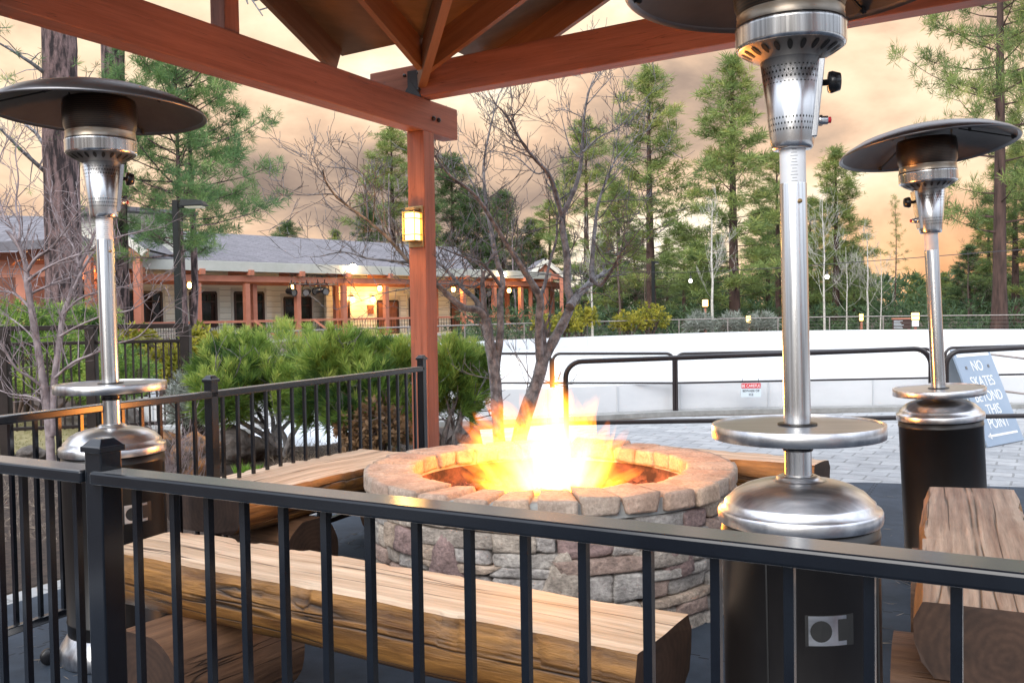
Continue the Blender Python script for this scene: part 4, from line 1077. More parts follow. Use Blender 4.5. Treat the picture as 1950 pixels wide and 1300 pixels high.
# ================================================================== BENCHES
def log_bench(label, fl_, fr2, bl_, br_, th, supports, seed, top='log_top'):
    """four top corners at seat height"""
    h = fl_.z
    p0 = (V(fl_) + V(bl_)) / 2; p1 = (V(fr2) + V(br_)) / 2
    d = (p1 - p0); L_ = d.length; rz = math.atan2(d.y, d.x)
    w = ((V(fl_) - V(bl_)).length + (V(fr2) - V(br_)).length) / 2
    t = thing('log_bench', label, 'bench', (p0.x, p0.y, 0), rz, 'log benches round the fire pit', baked=False)
    rn = random.Random(seed); n = 96
    sec = [(-.5, 0), (-.47, .012), (-.25, .010), (0, .006), (.25, .010), (.47, .012), (.5, 0), (.545, -.22), (.55, -.5), (.50, -.78), (.40, -.97), (.2, -1.0), (-.2, -1.0), (-.40, -.97), (-.50, -.78), (-.55, -.5), (-.545, -.22)]
    ntop = 6; K = len(sec); b = MB(); vs = []
    for i in range(n + 1):
        s = i / n
        for j, (y, z) in enumerate(sec):
            q = V((s * L_ * 1.3, y * 3 + seed, z * 2))
            e = mnoise.noise(q) * .10 + mnoise.noise(q * 3.7) * .035
            yy = y * w * (1 + e); zz = z * th * (1 + e * .6) if j > ntop else z * th * .35 + .010 * mnoise.noise(V((s * L_ * 2, y * 2, seed)))
            if j in (0, 1, ntop - 1, ntop, ntop + 1, K - 1):            # chipped, worn arrises
                ch = mnoise.noise(V((s * L_ * 7, y * 5, seed * 1.7))) + .6 * mnoise.noise(V((s * L_ * 23, y * 5, seed)))
                yy -= math.copysign(max(0, ch) * .022, y); zz -= max(0, ch) * (.012 if j in (0, ntop) else .006)
            xx = s * L_ + (.012 * mnoise.noise(V((y * 4, z * 4, seed + i // n))) if i in (0, n) else 0)
            vs.append((xx, yy, h + zz))
    f0, f1 = [], []
    for i in range(n):
        for j in range(K):
            q = (i * K + j, (i + 1) * K + j, (i + 1) * K + (j + 1) % K, i * K + (j + 1) % K)
            (f0 if j < ntop else f1).append(tuple(reversed(q)))
    b.add(vs, f0, 0, True)
    b.add(vs, f1, 1, True)
    b.add(vs[:K], [tuple(range(K))], 2); b.add(vs[-K:], [tuple(reversed(range(K)))], 2)
    part('seat_log', b, [M[top], M['log_side'], M['seat_end']], t)
    for (s, r_, ln, oy) in supports:
        c = MB(); zc_ = h - th * .97 - r_ * .80; m = 26; cv = []
        zc_ = (h - th * .97) / 2
        ra = (h - th * .97) / 2 + .012
        for i in range(9):
            yy = -ln / 2 + ln * i / 8 + oy
            for k in range(m):
                an = 2 * math.pi * k / m
                f = 1 + .05 * mnoise.noise(V((math.cos(an) * 1.5, math.sin(an) * 1.5, yy * 2 + seed * 3 + s)))
                x = r_ * f * math.cos(an); z = max(-ra, min(ra - .012, r_ * f * math.sin(an)))
                cv.append((x, yy, zc_ + z + .0))
        ff = []
        for i in range(8):
            for k in range(m): ff.append((i * m + k, (i + 1) * m + k, (i + 1) * m + (k + 1) % m, i * m + (k + 1) % m))
        # build with x' = along log so the end-grain rings read
        c.add([(v[0], v[1], v[2]) for v in cv], ff, 0, True)
        c.add(cv[:m], [tuple(range(m))], 1); c.add(cv[-m:], [tuple(reversed(range(m)))], 1)
        T = Matrix.Translation((s, 0, zc_)) @ Matrix.Rotation(math.pi / 2, 4, 'Z')
        # re-express so local x runs along the support log
        c.v = [tuple(T.inverted() @ V((v[0] + s, v[1], v[2]))) for v in c.v]
        o = part('support_log', c, [M['log_support'], M['log_end']], t); o.matrix_basis = T
    return t
M['log_support'] = mk('support_log', (.085, .040, .022), (.24, .125, .065), (1.2, 10, 10), .6, bump=.004, ramp=(.3, .7), cracks=((.9, 12, 12), .016, (.02, .01, .006)), fine=((4, 40, 40), .6))
log_bench('long log bench with a pale split top in front of the fire pit', PZ(240, 1046, .55), PZ(1232, 1252, .55), PZ(305, 1008, .55), PZ(1296, 1163, .55), .20, [(.42, .20, .56, -.06), (1.72, .20, .5, -.02)], 3)
log_bench('log bench along the left fence running back to the red column', PZ(353, 957, .55), PZ(797, 866, .55), PZ(405, 915, .55), PZ(700, 853, .55), .20, [(.45, .19, .5, -.05), (1.55, .19, .72, -.16)], 9)
log_bench('short log bench behind the pit, mostly hidden by the stone rim', V((.62, 5.72, .55)), PZ(1562, 886, .55), V((.72, 5.98, .55)), PZ(1567, 873, .55), .21, [(.25, .19, .45, 0), (.9, .19, .5, 0)], 14)
log_bench('worn log bench at the far right beside the leaning heater', PZ(1748, 1146, .60), PZ(1772, 924, .60), PZ(2030, 1172, .60), PZ(1925, 934, .60), .21, [(.30, .21, .50, 0), (1.45, .20, .45, 0)], 21, 'log_top_worn')

# ================================================================== FOLIAGE HELPERS
def tuft_mesh(name, C, D, S, K, width, spread, mat, seed, tint=None, flat=0.0, lenvar=.35):
    """C centres, D directions, S sizes (numpy): fans of K narrow leaves or needles"""
    rg = np.random.default_rng(seed); n = len(C)
    C = np.asarray(C, float); D = np.asarray(D, float); S = np.asarray(S, float)
    D = D / np.maximum(np.linalg.norm(D, axis=1, keepdims=True), 1e-6)
    rv = rg.normal(size=(n, K, 3)); rv /= np.linalg.norm(rv, axis=2, keepdims=True)
    d = D[:, None, :] * (1 - spread) + rv * spread
    d /= np.maximum(np.linalg.norm(d, axis=2, keepdims=True), 1e-6)
    sd_ = np.cross(d, rg.normal(size=(n, K, 3))); sd_ /= np.maximum(np.linalg.norm(sd_, axis=2, keepdims=True), 1e-6)
    ln = S[:, None, None] * (1 - lenvar * rg.random((n, K, 1)))
    back = D[:, None, :] * (S[:, None, None] * -.25 * rg.random((n, K, 1)))
    c = C[:, None, :] + back
    w = width * S[:, None, None] * .5
    v0 = c; v1 = c + d * ln * .5 + sd_ * w; v2 = c + d * ln; v3 = c + d * ln * .5 - sd_ * w
    vs = np.stack([v0, v1, v2, v3], axis=2).reshape(-1, 3)
    nf = n * K
    me = bpy.data.meshes.new(name)
    me.vertices.add(nf * 4); me.vertices.foreach_set('co', vs.ravel())
    me.loops.add(nf * 4); me.loops.foreach_set('vertex_index', np.arange(nf * 4, dtype=np.int32))
    me.polygons.add(nf); me.polygons.foreach_set('loop_start', np.arange(0, nf * 4, 4, dtype=np.int32)); me.polygons.foreach_set('loop_total', np.full(nf, 4, dtype=np.int32))
    if tint is None: tint = rg.random(n)
    tn = np.clip(np.repeat(np.asarray(tint), K * 4) + np.repeat(rg.normal(0, .10, nf), 4), 0, 1).astype(np.float32)
    at = me.attributes.new('tint', 'FLOAT', 'POINT'); at.data.foreach_set('value', tn)
    me.materials.append(mat); me.update(); me.validate()
    return me

def pine_mesh(seed, h, base, Rr, nb, per, size, K, width, rt, wild=1.0, bare=0, mat=None, bark=None, top=.05, side=None, dead=0, shape=.75, cl=4, puff=.35):
    rn = random.Random(seed); tb = MB()
    bend = [(rn.uniform(-.02, .02) * h, rn.uniform(-.02, .02) * h) for _ in range(3)]
    def ax(t): return V((bend[0][0] * math.sin(t * 2.2) , bend[0][1] * math.sin(t * 2.2 + .4), h * t))
    tb.tube([ax(i / 10) for i in range(11)], [rt * (1 - .93 * (i / 10) ** 1.1) * (1.25 if i == 0 else 1) for i in range(11)], 10)
    C, D, S, TI = [], [], [], []
    for i in range(nb):
        u = (i + rn.random()) / nb; t = base + (1 - base) * u ** .9
        tt = (t - base) / (1 - base)
        L_ = Rr * ((1 - tt) ** shape * (.62 + .38 * min(1, tt * 5)) + top) * rn.uniform(.55, 1.12)
        az = i * 2.4 + rn.uniform(-.5, .5)
        if side is not None and rn.random() < .35: L_ *= .5 + .5 * math.cos(az - side)
        o = V((math.cos(az), math.sin(az), 0)); p = ax(t)
        rise = (-.12 + .65 * tt + rn.uniform(-.15, .2)) * wild
        pts = [p + o * (L_ * s) + UP * (L_ * (rise * s + .22 * s * s)) for s in (0, .35, .7, 1)]
        tb.tube(pts, [rt * .16 * (1 - .5 * tt) + .008, .018, .011, .005], 4, cap=False)
        if rn.random() < dead and tt < .4: continue
        pr = o.cross(UP); clump = rn.random()
        m = max(2, int(per * (.35 + L_ / Rr)))
        for j in range(m):
            s = 1.0 if j == 0 else rn.uniform(.34, 1.0)
            lat = 0 if j == 0 else rn.uniform(.25, 1) * rn.choice((-1, 1)) * L_ * .36 * (1.15 - .6 * s)
            q0 = p + o * (L_ * s) + UP * (L_ * (rise * s + .22 * s * s))
            c0 = q0 + pr * lat + o * abs(lat) * .5 + UP * rn.uniform(.0, .12) * L_
            if j: tb.tube([q0, q0.lerp(c0, .5), c0], [.010, .008, .005], 3, cap=False)
            ct = rn.uniform(-.2, .2)
            for _ in range(cl):
                f = rn.random()
                c = q0.lerp(c0, .35 + .7 * f) + V((rn.gauss(0, 1), rn.gauss(0, 1), rn.gauss(0, .7))) * size * puff
                C.append(c); D.append((c0 - q0).normalized() * .4 + o * .3 + UP * .7 if j else o * .5 + UP * .6); S.append(size * rn.uniform(.7, 1.25))
                TI.append(min(1, max(0, .28 + .25 * clump + .22 * tt + ct + rn.uniform(-.18, .2))))
    for k in range(8):
        C.append(ax(1 - .03 * k / 2) + V((rn.uniform(-.1, .1), rn.uniform(-.1, .1), 0))); D.append(UP); S.append(size); TI.append(.7)
    cm = tuft_mesh('crown', C, D, S, K, width, .62, mat, seed, TI)
    return tb.mesh('trunk', bark), cm
def plant_tree(name, meshes, loc, label, cat, group=None, rz=0, sc=1.0, sz=None, parts=('trunk', 'crown')):
    t = thing(name, label, cat, loc, rz, group, baked=False)
    t.scale = (sc, sc, sz or sc)
    for nm, me in zip(parts, meshes): link(nm, me, t)
    return t

# far pines: five shapes, shared meshes
FP = [pine_mesh(11, 14, .13, 2.7, 70, 7, .42, 15, .065, .20, mat=M['needle_far'], bark=M['bark_far'], dead=.2),
      pine_mesh(12, 14, .10, 3.0, 72, 8, .44, 15, .065, .22, mat=M['needle_far'], bark=M['bark_far'], shape=.85),
      pine_mesh(13, 14, .18, 2.5, 60, 7, .42, 15, .065, .19, mat=M['needle_far'], bark=M['bark_far'], dead=.3, shape=.6),
      pine_mesh(14, 14, .05, 3.1, 78, 8, .46, 15, .065, .20, mat=M['needle_deep'], bark=M['bark_far'], shape=.75),
      pine_mesh(15, 14, .30, 1.3, 34, 3, .36, 13, .055, .10, mat=M['needle_far'], bark=M['bark_far'], shape=.5, cl=3),
      pine_mesh(16, 14, .18, 3.9, 64, 9, .36, 18, .055, .26, mat=M['needle_far'], bark=M['bark_far'], wild=.7, shape=.45, dead=.35)]
def far_pine(px, top, y, k, label, group=None, rz=0, wid=1.0):
    p = XY(px, y); H_ = HZ(px, top, y); s = H_ / 14
    return plant_tree('pine_tree', FP[k], p, label, 'pine', group, rz, s * wid, s)
far_pine(1241, 130, 50, 0, 'tall slender pine with a pointed top, left of the second tallest pine', None, .3, 1.45)
far_pine(1402, 112, 46, 1, 'tallest full pine beyond the rink, just left of the near steel pole', None, 1.3, 1.4)
far_pine(1118, 232, 72, 2, 'narrow pine beyond the rink behind the bare tree top', None, 2.3, 1.4)
far_pine(1590, 285, 54, 1, 'dense dark green pine beyond the rink, just right of the near steel pole', None, 4.0, 1.45)
far_pine(965, 368, 78, 3, 'short conical evergreen seen through the forked bare tree', None, .9, 1.5)
far_pine(752, 245, 82, 0, 'pine rising over the lodge roof just left of the red column', None, 2.0, 1.7)
far_pine(856, 300, 80, 3, 'pine rising just right of the red column', None, 3.3, 1.7)
far_pine(1700, 374, 58, 4, 'small sparse pine alone against the orange sky', None, .2, 1.0)
far_pine(1903, -330, 43, 5, 'huge pine with a bare dark trunk at the right edge behind the leaning heater', None, 1.2, .75)
far_pine(1985, -150, 47, 5, 'tall bushy pine cut by the right edge of the frame', None, 3.2, .75)
far_pine(1482, 285, 57, 2, 'pine half hidden behind the near steel pole', None, 5.2, 1.5)
gr = 'pines of the stand beyond the rink'
rn = random.Random(77)
for (px, top, y, k) in ((1010, 420, 80, 3), (1050, 385, 80, 0), (1182, 350, 62, 1), (1300, 440, 60, 2), (1335, 470, 66, 3), (1462, 400, 64, 1), (1545, 380, 66, 0), (1628, 470, 66, 3), (905, 365, 82, 3), (1155, 450, 66, 3), (1215, 440, 66, 3), (1270, 455, 70, 1), (1370, 450, 70, 3), (1520, 470, 68, 3), (1590, 440, 72, 1), (1850, 470, 60, 3), (1800, 520, 66, 1), (1880, 400, 62, 1), (1935, 280, 52, 0), (2010, 300, 56, 1), (640, 440, 84, 1), (548, 425, 86, 3), (700, 400, 80, 3), (805, 380, 74, 1), (1640, 505, 78, 3), (1745, 520, 78, 1)):
    far_pine(px, top, y, k, 'one of the dark green pines crowded in the stand beyond the rink', gr, rn.uniform(0, 6), rn.uniform(1.4, 2.0))
# far-off wood closing the view between the trunks
C, D, S, TI = [], [], [], []
rg = random.Random(4)
for i in range(5200):
    x = rg.uniform(-34, 66); y = rg.uniform(72, 96)
    hmax = 3.4 + 1.8 * mnoise.noise(V((x * .11, 3.3, 1)))
    z = hmax * rg.random() ** .8
    C.append((x, y, z)); D.append((rg.uniform(-.4, .4), -.5, .7)); S.append(rg.uniform(.6, 1.1)); TI.append(max(0, min(1, .25 + .3 * mnoise.noise(V((x * .4, y * .4, z * .5))) + rg.uniform(-.15, .2))))
o = link('woods', tuft_mesh('woods', C, D, S, 9, .16, .7, M['needle_deep'], 8, TI)); o['kind'] = 'stuff'
# undergrowth along the far fence
C, D, S, TI = [], [], [], []
for i in range(2600):
    x = rg.uniform(-3, 40); y = rg.uniform(42, 58)
    C.append((x, y, rg.random() ** 1.6 * 1.5)); D.append((rg.uniform(-.3, .3), -.3, 1)); S.append(rg.uniform(.3, .6)); TI.append(rg.uniform(0, .5))
o = link('undergrowth', tuft_mesh('undergrowth', C, D, S, 8, .12, .6, M['needle_deep'], 9, TI)); o['kind'] = 'stuff'

# ---- broadleaf bare trees
def grow(mb, p, d, L_, r, lev, rn, n=3, spread=.6, up=.15, sides=4, minr=.0022, curl=.25):
    pts = [p]; q = p.copy(); dd = d.copy(); m = 4 if lev > 0 else 3
    for i in range(m):
        dd = (dd + V((rn.uniform(-curl, curl), rn.uniform(-curl, curl), rn.uniform(-curl, curl) + up * .3))).normalized()
        q = q + dd * (L_ / m); pts.append(q.copy())
    r1 = max(minr, r * .5)
    mb.tube(pts, [r + (r1 - r) * i / m for i in range(m + 1)], sides if lev > 0 else 3, cap=False)
    if lev <= 0: return
    for i in range(n):
        s = rn.uniform(.3, 1.0); k = min(m - 1, int(s * m)); b = pts[k].lerp(pts[k + 1], s * m - k) if s < 1 else pts[-1]
        e = V((rn.uniform(-1, 1), rn.uniform(-1, 1), rn.uniform(-.6, 1))).normalized()
        nd = (dd * (1 - spread) + e * spread + UP * up).normalized()
        grow(mb, b, nd, L_ * rn.uniform(.45, .75), max(minr, (r + (r1 - r) * s) * .55), lev - 1, rn, n, spread, up, sides, minr, curl)
def drawn_tree(name, label, y, limbs, mat, seed, twig, base_px, group=None, lev=2, every=.5, tw_r=.006, flat=.6, minr=.0022):
    """limbs: pixel polylines with widths; the tree gets its own depth spread"""
    rn = random.Random(seed); base = XY(*base_px[:1], y)
    t = thing(name, label, 'bare tree', base)
    tb, cb = MB(), MB()
    for li_, (pts, r0, r1, dz) in enumerate(limbs):
        k = len(pts); P_ = []
        for i, (a, b) in enumerate(pts):
            s = i / (k - 1)
            P_.append(PY(a, b, y + dz * s))
        # smooth resample
        Q = []
        for i in range(k - 1):
            p0, p1, p2, p3 = P_[max(i - 1, 0)], P_[i], P_[i + 1], P_[min(i + 2, k - 1)]
            for j in range(4):
                u = j / 4; Q.append(.5 * ((2 * p1) + (p2 - p0) * u + (2 * p0 - 5 * p1 + 4 * p2 - p3) * u * u + (3 * p1 - p0 - 3 * p2 + p3) * u ** 3))
        Q.append(P_[-1]); m = len(Q)
        sc_ = y / FPX
        rad = [(r0 + (r1 - r0) * i / (m - 1)) * .93 * sc_ * (1 + .08 * rn.uniform(-1, 1)) for i in range(m)]
        if li_ == 0 or r0 > 8: rad[0] *= 1.12
        (tb if r0 > 7 else cb).tube(Q, rad, 9 if r0 > 7 else 6, cap=True)
        # twigs
        for i in range(1, m):
            s = i / (m - 1)
            if s < twig[0] and r0 > 4: continue
            for _ in range(twig[1] if rn.random() < every else 0):
                tv = (Q[i] - Q[i - 1]).normalized()
                e = V((rn.uniform(-1, 1), rn.uniform(-flat, flat), rn.uniform(-.5, 1))).normalized()
                d = (tv * .5 + e * .75 + UP * .1).normalized()
                grow(cb, Q[i], d, twig[2] * rn.uniform(.5, 1.2), min(tw_r, rad[i] * .6), lev, rn, 3, .55, .12, 4, minr)
        tv = (Q[-1] - Q[-2]).normalized()
        grow(cb, Q[-1], tv, twig[2], rad[-1], lev, rn, 3, .5, .1, 4, minr)
    part('trunk', tb, mat, t); part('crown', cb, mat if mat is not M['bark_bare'] else M['bark_limb'], t)
    return t
M['bark_limb'] = mk('maple_limb_bark', (.052, .048, .050), (.21, .20, .205), (16, 16, 16), .9)
L1 = [
    ([(958, 872), (950, 835), (945, 750), (940, 700), (932, 650), (925, 606)], 14, 10.5, 0),
    ([(925, 606), (910, 590), (884, 586), (857, 566), (837, 546), (800, 520), (780, 500), (740, 455), (700, 420), (662, 392)], 7.6, 2.2, -.7),
    ([(922, 598), (905, 570), (880, 548), (858, 522), (835, 500), (805, 478)], 6, 2, .5),
    ([(944, 705), (952, 640), (953, 600), (952, 566), (957, 530), (947, 500), (937, 447), (927, 397), (921, 330), (925, 285), (937, 230), (950, 180)], 8.6, 1.2, .4),
    ([(953, 545), (935, 520), (915, 500), (880, 488), (835, 470)], 4.2, 1.2, -.4),
    ([(985, 870), (990, 830), (1005, 775), (1025, 720), (1033, 686)], 17, 12, 0),
    ([(1030, 700), (1026, 650), (1027, 600), (1028, 566), (1011, 536), (983, 493), (963, 462), (923, 397), (900, 367), (860, 337), (837, 310)], 9.5, 2.0, -.5),
    ([(1028, 566), (1037, 543), (1047, 500), (1060, 453), (1062, 415), (1085, 380)], 4.2, 1.2, .4),
    ([(1033, 690), (1053, 650), (1077, 606), (1087, 576), (1080, 543), (1080, 490), (1072, 440), (1070, 410)], 11.5, 6, .3),
    ([(1070, 412), (1053, 350), (1040, 325), (1023, 308), (1000, 280), (983, 253), (960, 215), (945, 200), (933, 180)], 5.2, 1.0, -.3),
    ([(1070, 412), (1093, 363), (1103, 330), (1107, 303), (1110, 262), (1112, 225), (1120, 180), (1130, 155), (1143, 137)], 5.4, 1.0, .4),
    ([(1085, 585), (1100, 562), (1117, 546), (1128, 532)], 9, 7, .5),
    ([(1128, 534), (1127, 510), (1130, 466), (1133, 433), (1140, 385), (1160, 330), (1175, 300), (1198, 275)], 6, 1.0, .9),
    ([(1128, 532), (1143, 543), (1160, 522), (1170, 505), (1183, 480), (1205, 455)], 5, 1.2, -.5),
    ([(662, 392), (640, 372), (612, 370), (585, 372)], 2.0, 1, -.2), ([(700, 420), (698, 370), (690, 335), (665, 322), (622, 318)], 2.2, 1, .2),
    ([(780, 500), (745, 496), (700, 492), (655, 480), (610, 488)], 3.2, 1, .3), ([(935, 520), (905, 545), (860, 540), (800, 545), (720, 560)], 2.6, 1, .3),
    ([(940, 450), (915, 380), (895, 340), (880, 300)], 2.4, 1, .5), ([(1040, 325), (1020, 330), (985, 300), (955, 290)], 2.0, 1, .5),
    ([(1107, 303), (1085, 280), (1070, 225)], 2, .8, .3), ([(1110, 290), (1140, 262), (1175, 245), (1205, 215)], 2.2, .9, .3),
]
drawn_tree('bare_tree', 'grey two-stemmed leafless tree standing behind the flames', 7.9, L1, M['bark_bare'], 31, (.4, 1, .40), (965, 860), lev=2, every=.55, tw_r=.007, minr=.0022)
L2 = [
    ([(97, 880), (95, 830), (88, 770), (80, 710), (70, 650), (62, 600), (53, 545), (50, 510)], 9, 6, 0),
    ([(98, 830), (100, 760), (108, 690), (115, 640), (120, 600), (135, 560), (150, 510), (170, 470), (178, 450)], 8.2, 3, .3),
    ([(52, 530), (45, 490), (35, 465), (22, 430), (5, 415), (-20, 400)], 4.5, 1.2, .3), ([(50, 520), (70, 490), (100, 470), (130, 430), (150, 400)], 4, 1, -.2),
    ([(52, 535), (80, 515), (120, 495), (160, 480)], 3.6, 1, -.3), ([(56, 560), (90, 545), (130, 530), (165, 520)], 3, 1, .2), ([(60, 590), (30, 560), (0, 555), (-30, 560)], 3.2, 1, .2),
    ([(85, 740), (60, 720), (30, 700), (0, 650), (-20, 640)], 3.6, 1, -.3), ([(88, 770), (60, 755), (20, 750), (-20, 735)], 3, 1, .2), ([(104, 720), (140, 690), (175, 675), (220, 655), (265, 640), (300, 600)], 3.4, 1, -.3),
    ([(140, 550), (165, 500), (190, 470), (230, 450), (275, 440)], 3.4, 1, .2), ([(35, 465), (38, 430), (30, 390), (35, 340), (30, 280), (55, 230)], 2.8, .8, .2), ([(10, 420), (-5, 360), (0, 300), (20, 260)], 2.4, .8, .1),
    ([(150, 510), (140, 470), (118, 440), (100, 400)], 2.6, .8, .2), ([(120, 600), (150, 570), (190, 555), (240, 545)], 2.6, .8, -.2), ([(70, 650), (40, 620), (10, 600)], 2.4, .8, .2), ([(115, 640), (150, 620), (200, 600), (250, 590), (280, 570)], 2.6, .8, -.2),
]
drawn_tree('bare_tree', 'pale slim leafless tree with many fine twigs in front of the thick pine trunk', 8.4, L2, M['bark_pale'], 32, (.2, 1, .36), (97, 870), lev=1, every=.8, tw_r=.006, minr=.0024)
# dry twiggy shrub by the left fence
t = thing('twig_shrub', 'dry grey twiggy shrub behind the left fence post', 'shrub', XY(325, 7.0))
b = MB(); rn = random.Random(8)
for i in range(26):
    p = XY(325, 7.0) + V((rn.uniform(-.12, .12), rn.uniform(-.12, .12), 0))
    grow(b, p, V((rn.uniform(-.5, .5), rn.uniform(-.5, .5), 1)).normalized(), rn.uniform(.3, .5), .004, 2, rn, 3, .5, .2, 3, .0016)
part('stems', b, M['bark_pale'], t)
# bare thicket between lodge and rink, behind the trees
def twig_tree_mesh(seed, h, lev, mat, r=.05, n=4, lean=.0, start=.3):
    rn = random.Random(seed); b = MB(); c = MB(); pts = [V((0, 0, 0))]
    for i in range(7): pts.append(pts[-1] + V((rn.uniform(-.03, .03) * h / 4, rn.uniform(-.03, .03) * h / 4, h / 7)))
    b.tube(pts, [r * (1 - .85 * i / 7) + .006 for i in range(8)], 7)
    for i in range(int(22)):
        s = rn.uniform(start, 1) * 7; k = min(6, int(s)); p = pts[k].lerp(pts[k + 1], s - k)
        a = rn.uniform(0, 6.28); d = V((math.cos(a), math.sin(a), rn.uniform(.5, 1.1))).normalized()
        grow(c, p, d, h * (.28 - .16 * s / 7) * rn.uniform(.7, 1.3), .015 * (1.1 - s / 8), lev, rn, 3, .42, .25, 3, .0045, .2)
    return b.mesh('trunk', mat), c.mesh('crown', mat)
AS = [twig_tree_mesh(3, 7, 2, M['aspen'], .08), twig_tree_mesh(5, 7, 2, M['aspen'], .06, start=.22)]
for (px, top, y, k, lab) in ((1357, 385, 41.5, 0, 'white-barked bare aspen in front of the tallest pine, beyond the rink'), (1570, 375, 41.8, 1, 'white-barked bare aspen just right of the near steel pole'), (1612, 470, 42, 1, 'short spreading white bare aspen right of the near steel pole'), (1652, 440, 42.4, 0, 'thin pale bare aspen left of the lone sparse pine'), (1676, 480, 41.6, 1, 'small pale bare aspen by the brown notice board'), (1128, 430, 41, 0, 'white-barked bare aspen seen between the limbs of the grey tree')):
    p = XY(px, y); s = HZ(px, top, y) / 7
    plant_tree('aspen_tree', AS[k], p, lab, 'aspen', None, px * .01, s, s)
BT_ = [twig_tree_mesh(13, 6, 2, M['twig'], .06, start=.08), twig_tree_mesh(15, 6, 2, M['bark_pale'], .05, start=.08)]
for (px, top, y, k, lab) in ((735, 330, 76, 1, 'bushy pale leafless tree behind the lodge just left of the red column'), (1180, 440, 44, 0, 'brown leafless tree beyond the far corner of the rink'), (1230, 500, 44, 0, 'low brown leafless tree behind the yellow shrubs'), (985, 420, 74, 1, 'pale leafless tree behind the open end of the walkway'), (1845, 480, 50, 0, 'brown leafless tree under the huge pine at the right')):
    p = XY(px, y); s = HZ(px, top, y) / 6
    plant_tree('leafless_tree', BT_[k], p, lab, 'bare tree', None, px * .01, s * 1.25, s)

# ---- big pine trunks on the left
def big_trunk(px0, px1, y, hw, label, seed, limbs, tufts):
    base = XY(px0, y); topp = PY(px1, -260, y)
    t = thing('pine_tree', label, 'pine', base)
    b = MB(); n = 26; m = 20; rn = random.Random(seed); vs, fs = [], []
    for i in range(n + 1):
        s = i / n; c = base.lerp(topp, s)
        for k in range(m):
            a = 2 * math.pi * k / m
            f = 1 + .06 * mnoise.noise(V((math.cos(a) * 2.5, math.sin(a) * 2.5, c.z * 1.7 + seed))) + .05 * mnoise.noise(V((math.cos(a) * 6, math.sin(a) * 6, c.z * 4 + seed)))
            r_ = hw * (1.08 - .12 * s) * f * (1.25 - min(.25, s * 3))
            vs.append((c.x + r_ * math.cos(a), c.y + r_ * math.sin(a), c.z))
    for i in range(n):
        for k in range(m): fs.append((i * m + k, i * m + (k + 1) % m, (i + 1) * m + (k + 1) % m, (i + 1) * m + k))
    b.add(vs, fs, 0, True); part('trunk', b, M['bark'], t)
    lb = MB(); C, D, S = [], [], []
    for pts in limbs:
        P_ = [PY(a, c, y + dz) for (a, c, dz) in pts]
        lb.tube(P_, [.045 * (1 - .8 * i / (len(P_) - 1)) for i in range(len(P_))], 5)
        for i in range(1, len(P_)):
            for _ in range(3):
                d = V((rn.uniform(-1, 1), rn.uniform(-1, 1), rn.uniform(-.6, .8))).normalized()
                e = P_[i - 1].lerp(P_[i], rn.random()); q = e + d * rn.uniform(.3, .7)
                lb.tube([e, e.lerp(q, .5) + UP * .04, q], [.014, .01, .005], 3, cap=False)
                if tufts: C.append(q); D.append(d + UP * .3); S.append(rn.uniform(.14, .2))
    part('limb', lb, M['bark_bare'], t)
    if C: link('needles', tuft_mesh('needles', C, D, S, 20, .06, .7, M['needle_blue'], seed), t).matrix_parent_inverse = BAKED[t.name]
    return t
big_trunk(120, 107, 17, .29, 'thick bare ponderosa trunk at the left, behind the left heater', 3, [[(100, 150, 0), (60, 120, -.4), (20, 95, -.8), (-40, 60, -1.2)], [(100, 300, 0), (70, 255, .4), (35, 225, .8), (-30, 160, 1.2)], [(90, 330, 0), (45, 290, -.5), (0, 245, -1), (-50, 210, -1.3)], [(100, 210, 0), (55, 190, -1), (-30, 170, -2)]], True)
big_trunk(222, 208, 21, .24, 'slimmer bare ponderosa trunk right of the thick one', 6, [[(205, 190, 0), (180, 170, -.5), (150, 165, -1)], [(190, -180, 0), (330, -160, -4), (440, -60, -7), (500, 30, -8)], [(440, -60, -7), (460, -30, -7.3), (472, 8, -7.6)]], True)
# ---- young twin-stemmed pine
YP = pine_mesh(51, 8.0, .36, 2.4, 84, 7, .25, 26, .05, .115, cl=4, puff=.5, mat=M['needle_blue'], bark=M['bark'], wild=.9, shape=.55, top=.16)
yp = XY(352, 21)
yh = HZ(352, 92, 21)
t = plant_tree('young_pine', YP, yp, 'young blue-green pine with tufted branches in front of the lodge', 'pine', None, 1.0, yh / 8, yh / 8)
b = MB(); b.tube([V((.1, -.05, 0)), V((.28, -.05, 2.2)), V((.30, 0, 5)), V((.22, 0, 7.2))], [.10, .085, .06, .02], 8); part('second_stem', b, M['bark'], t)

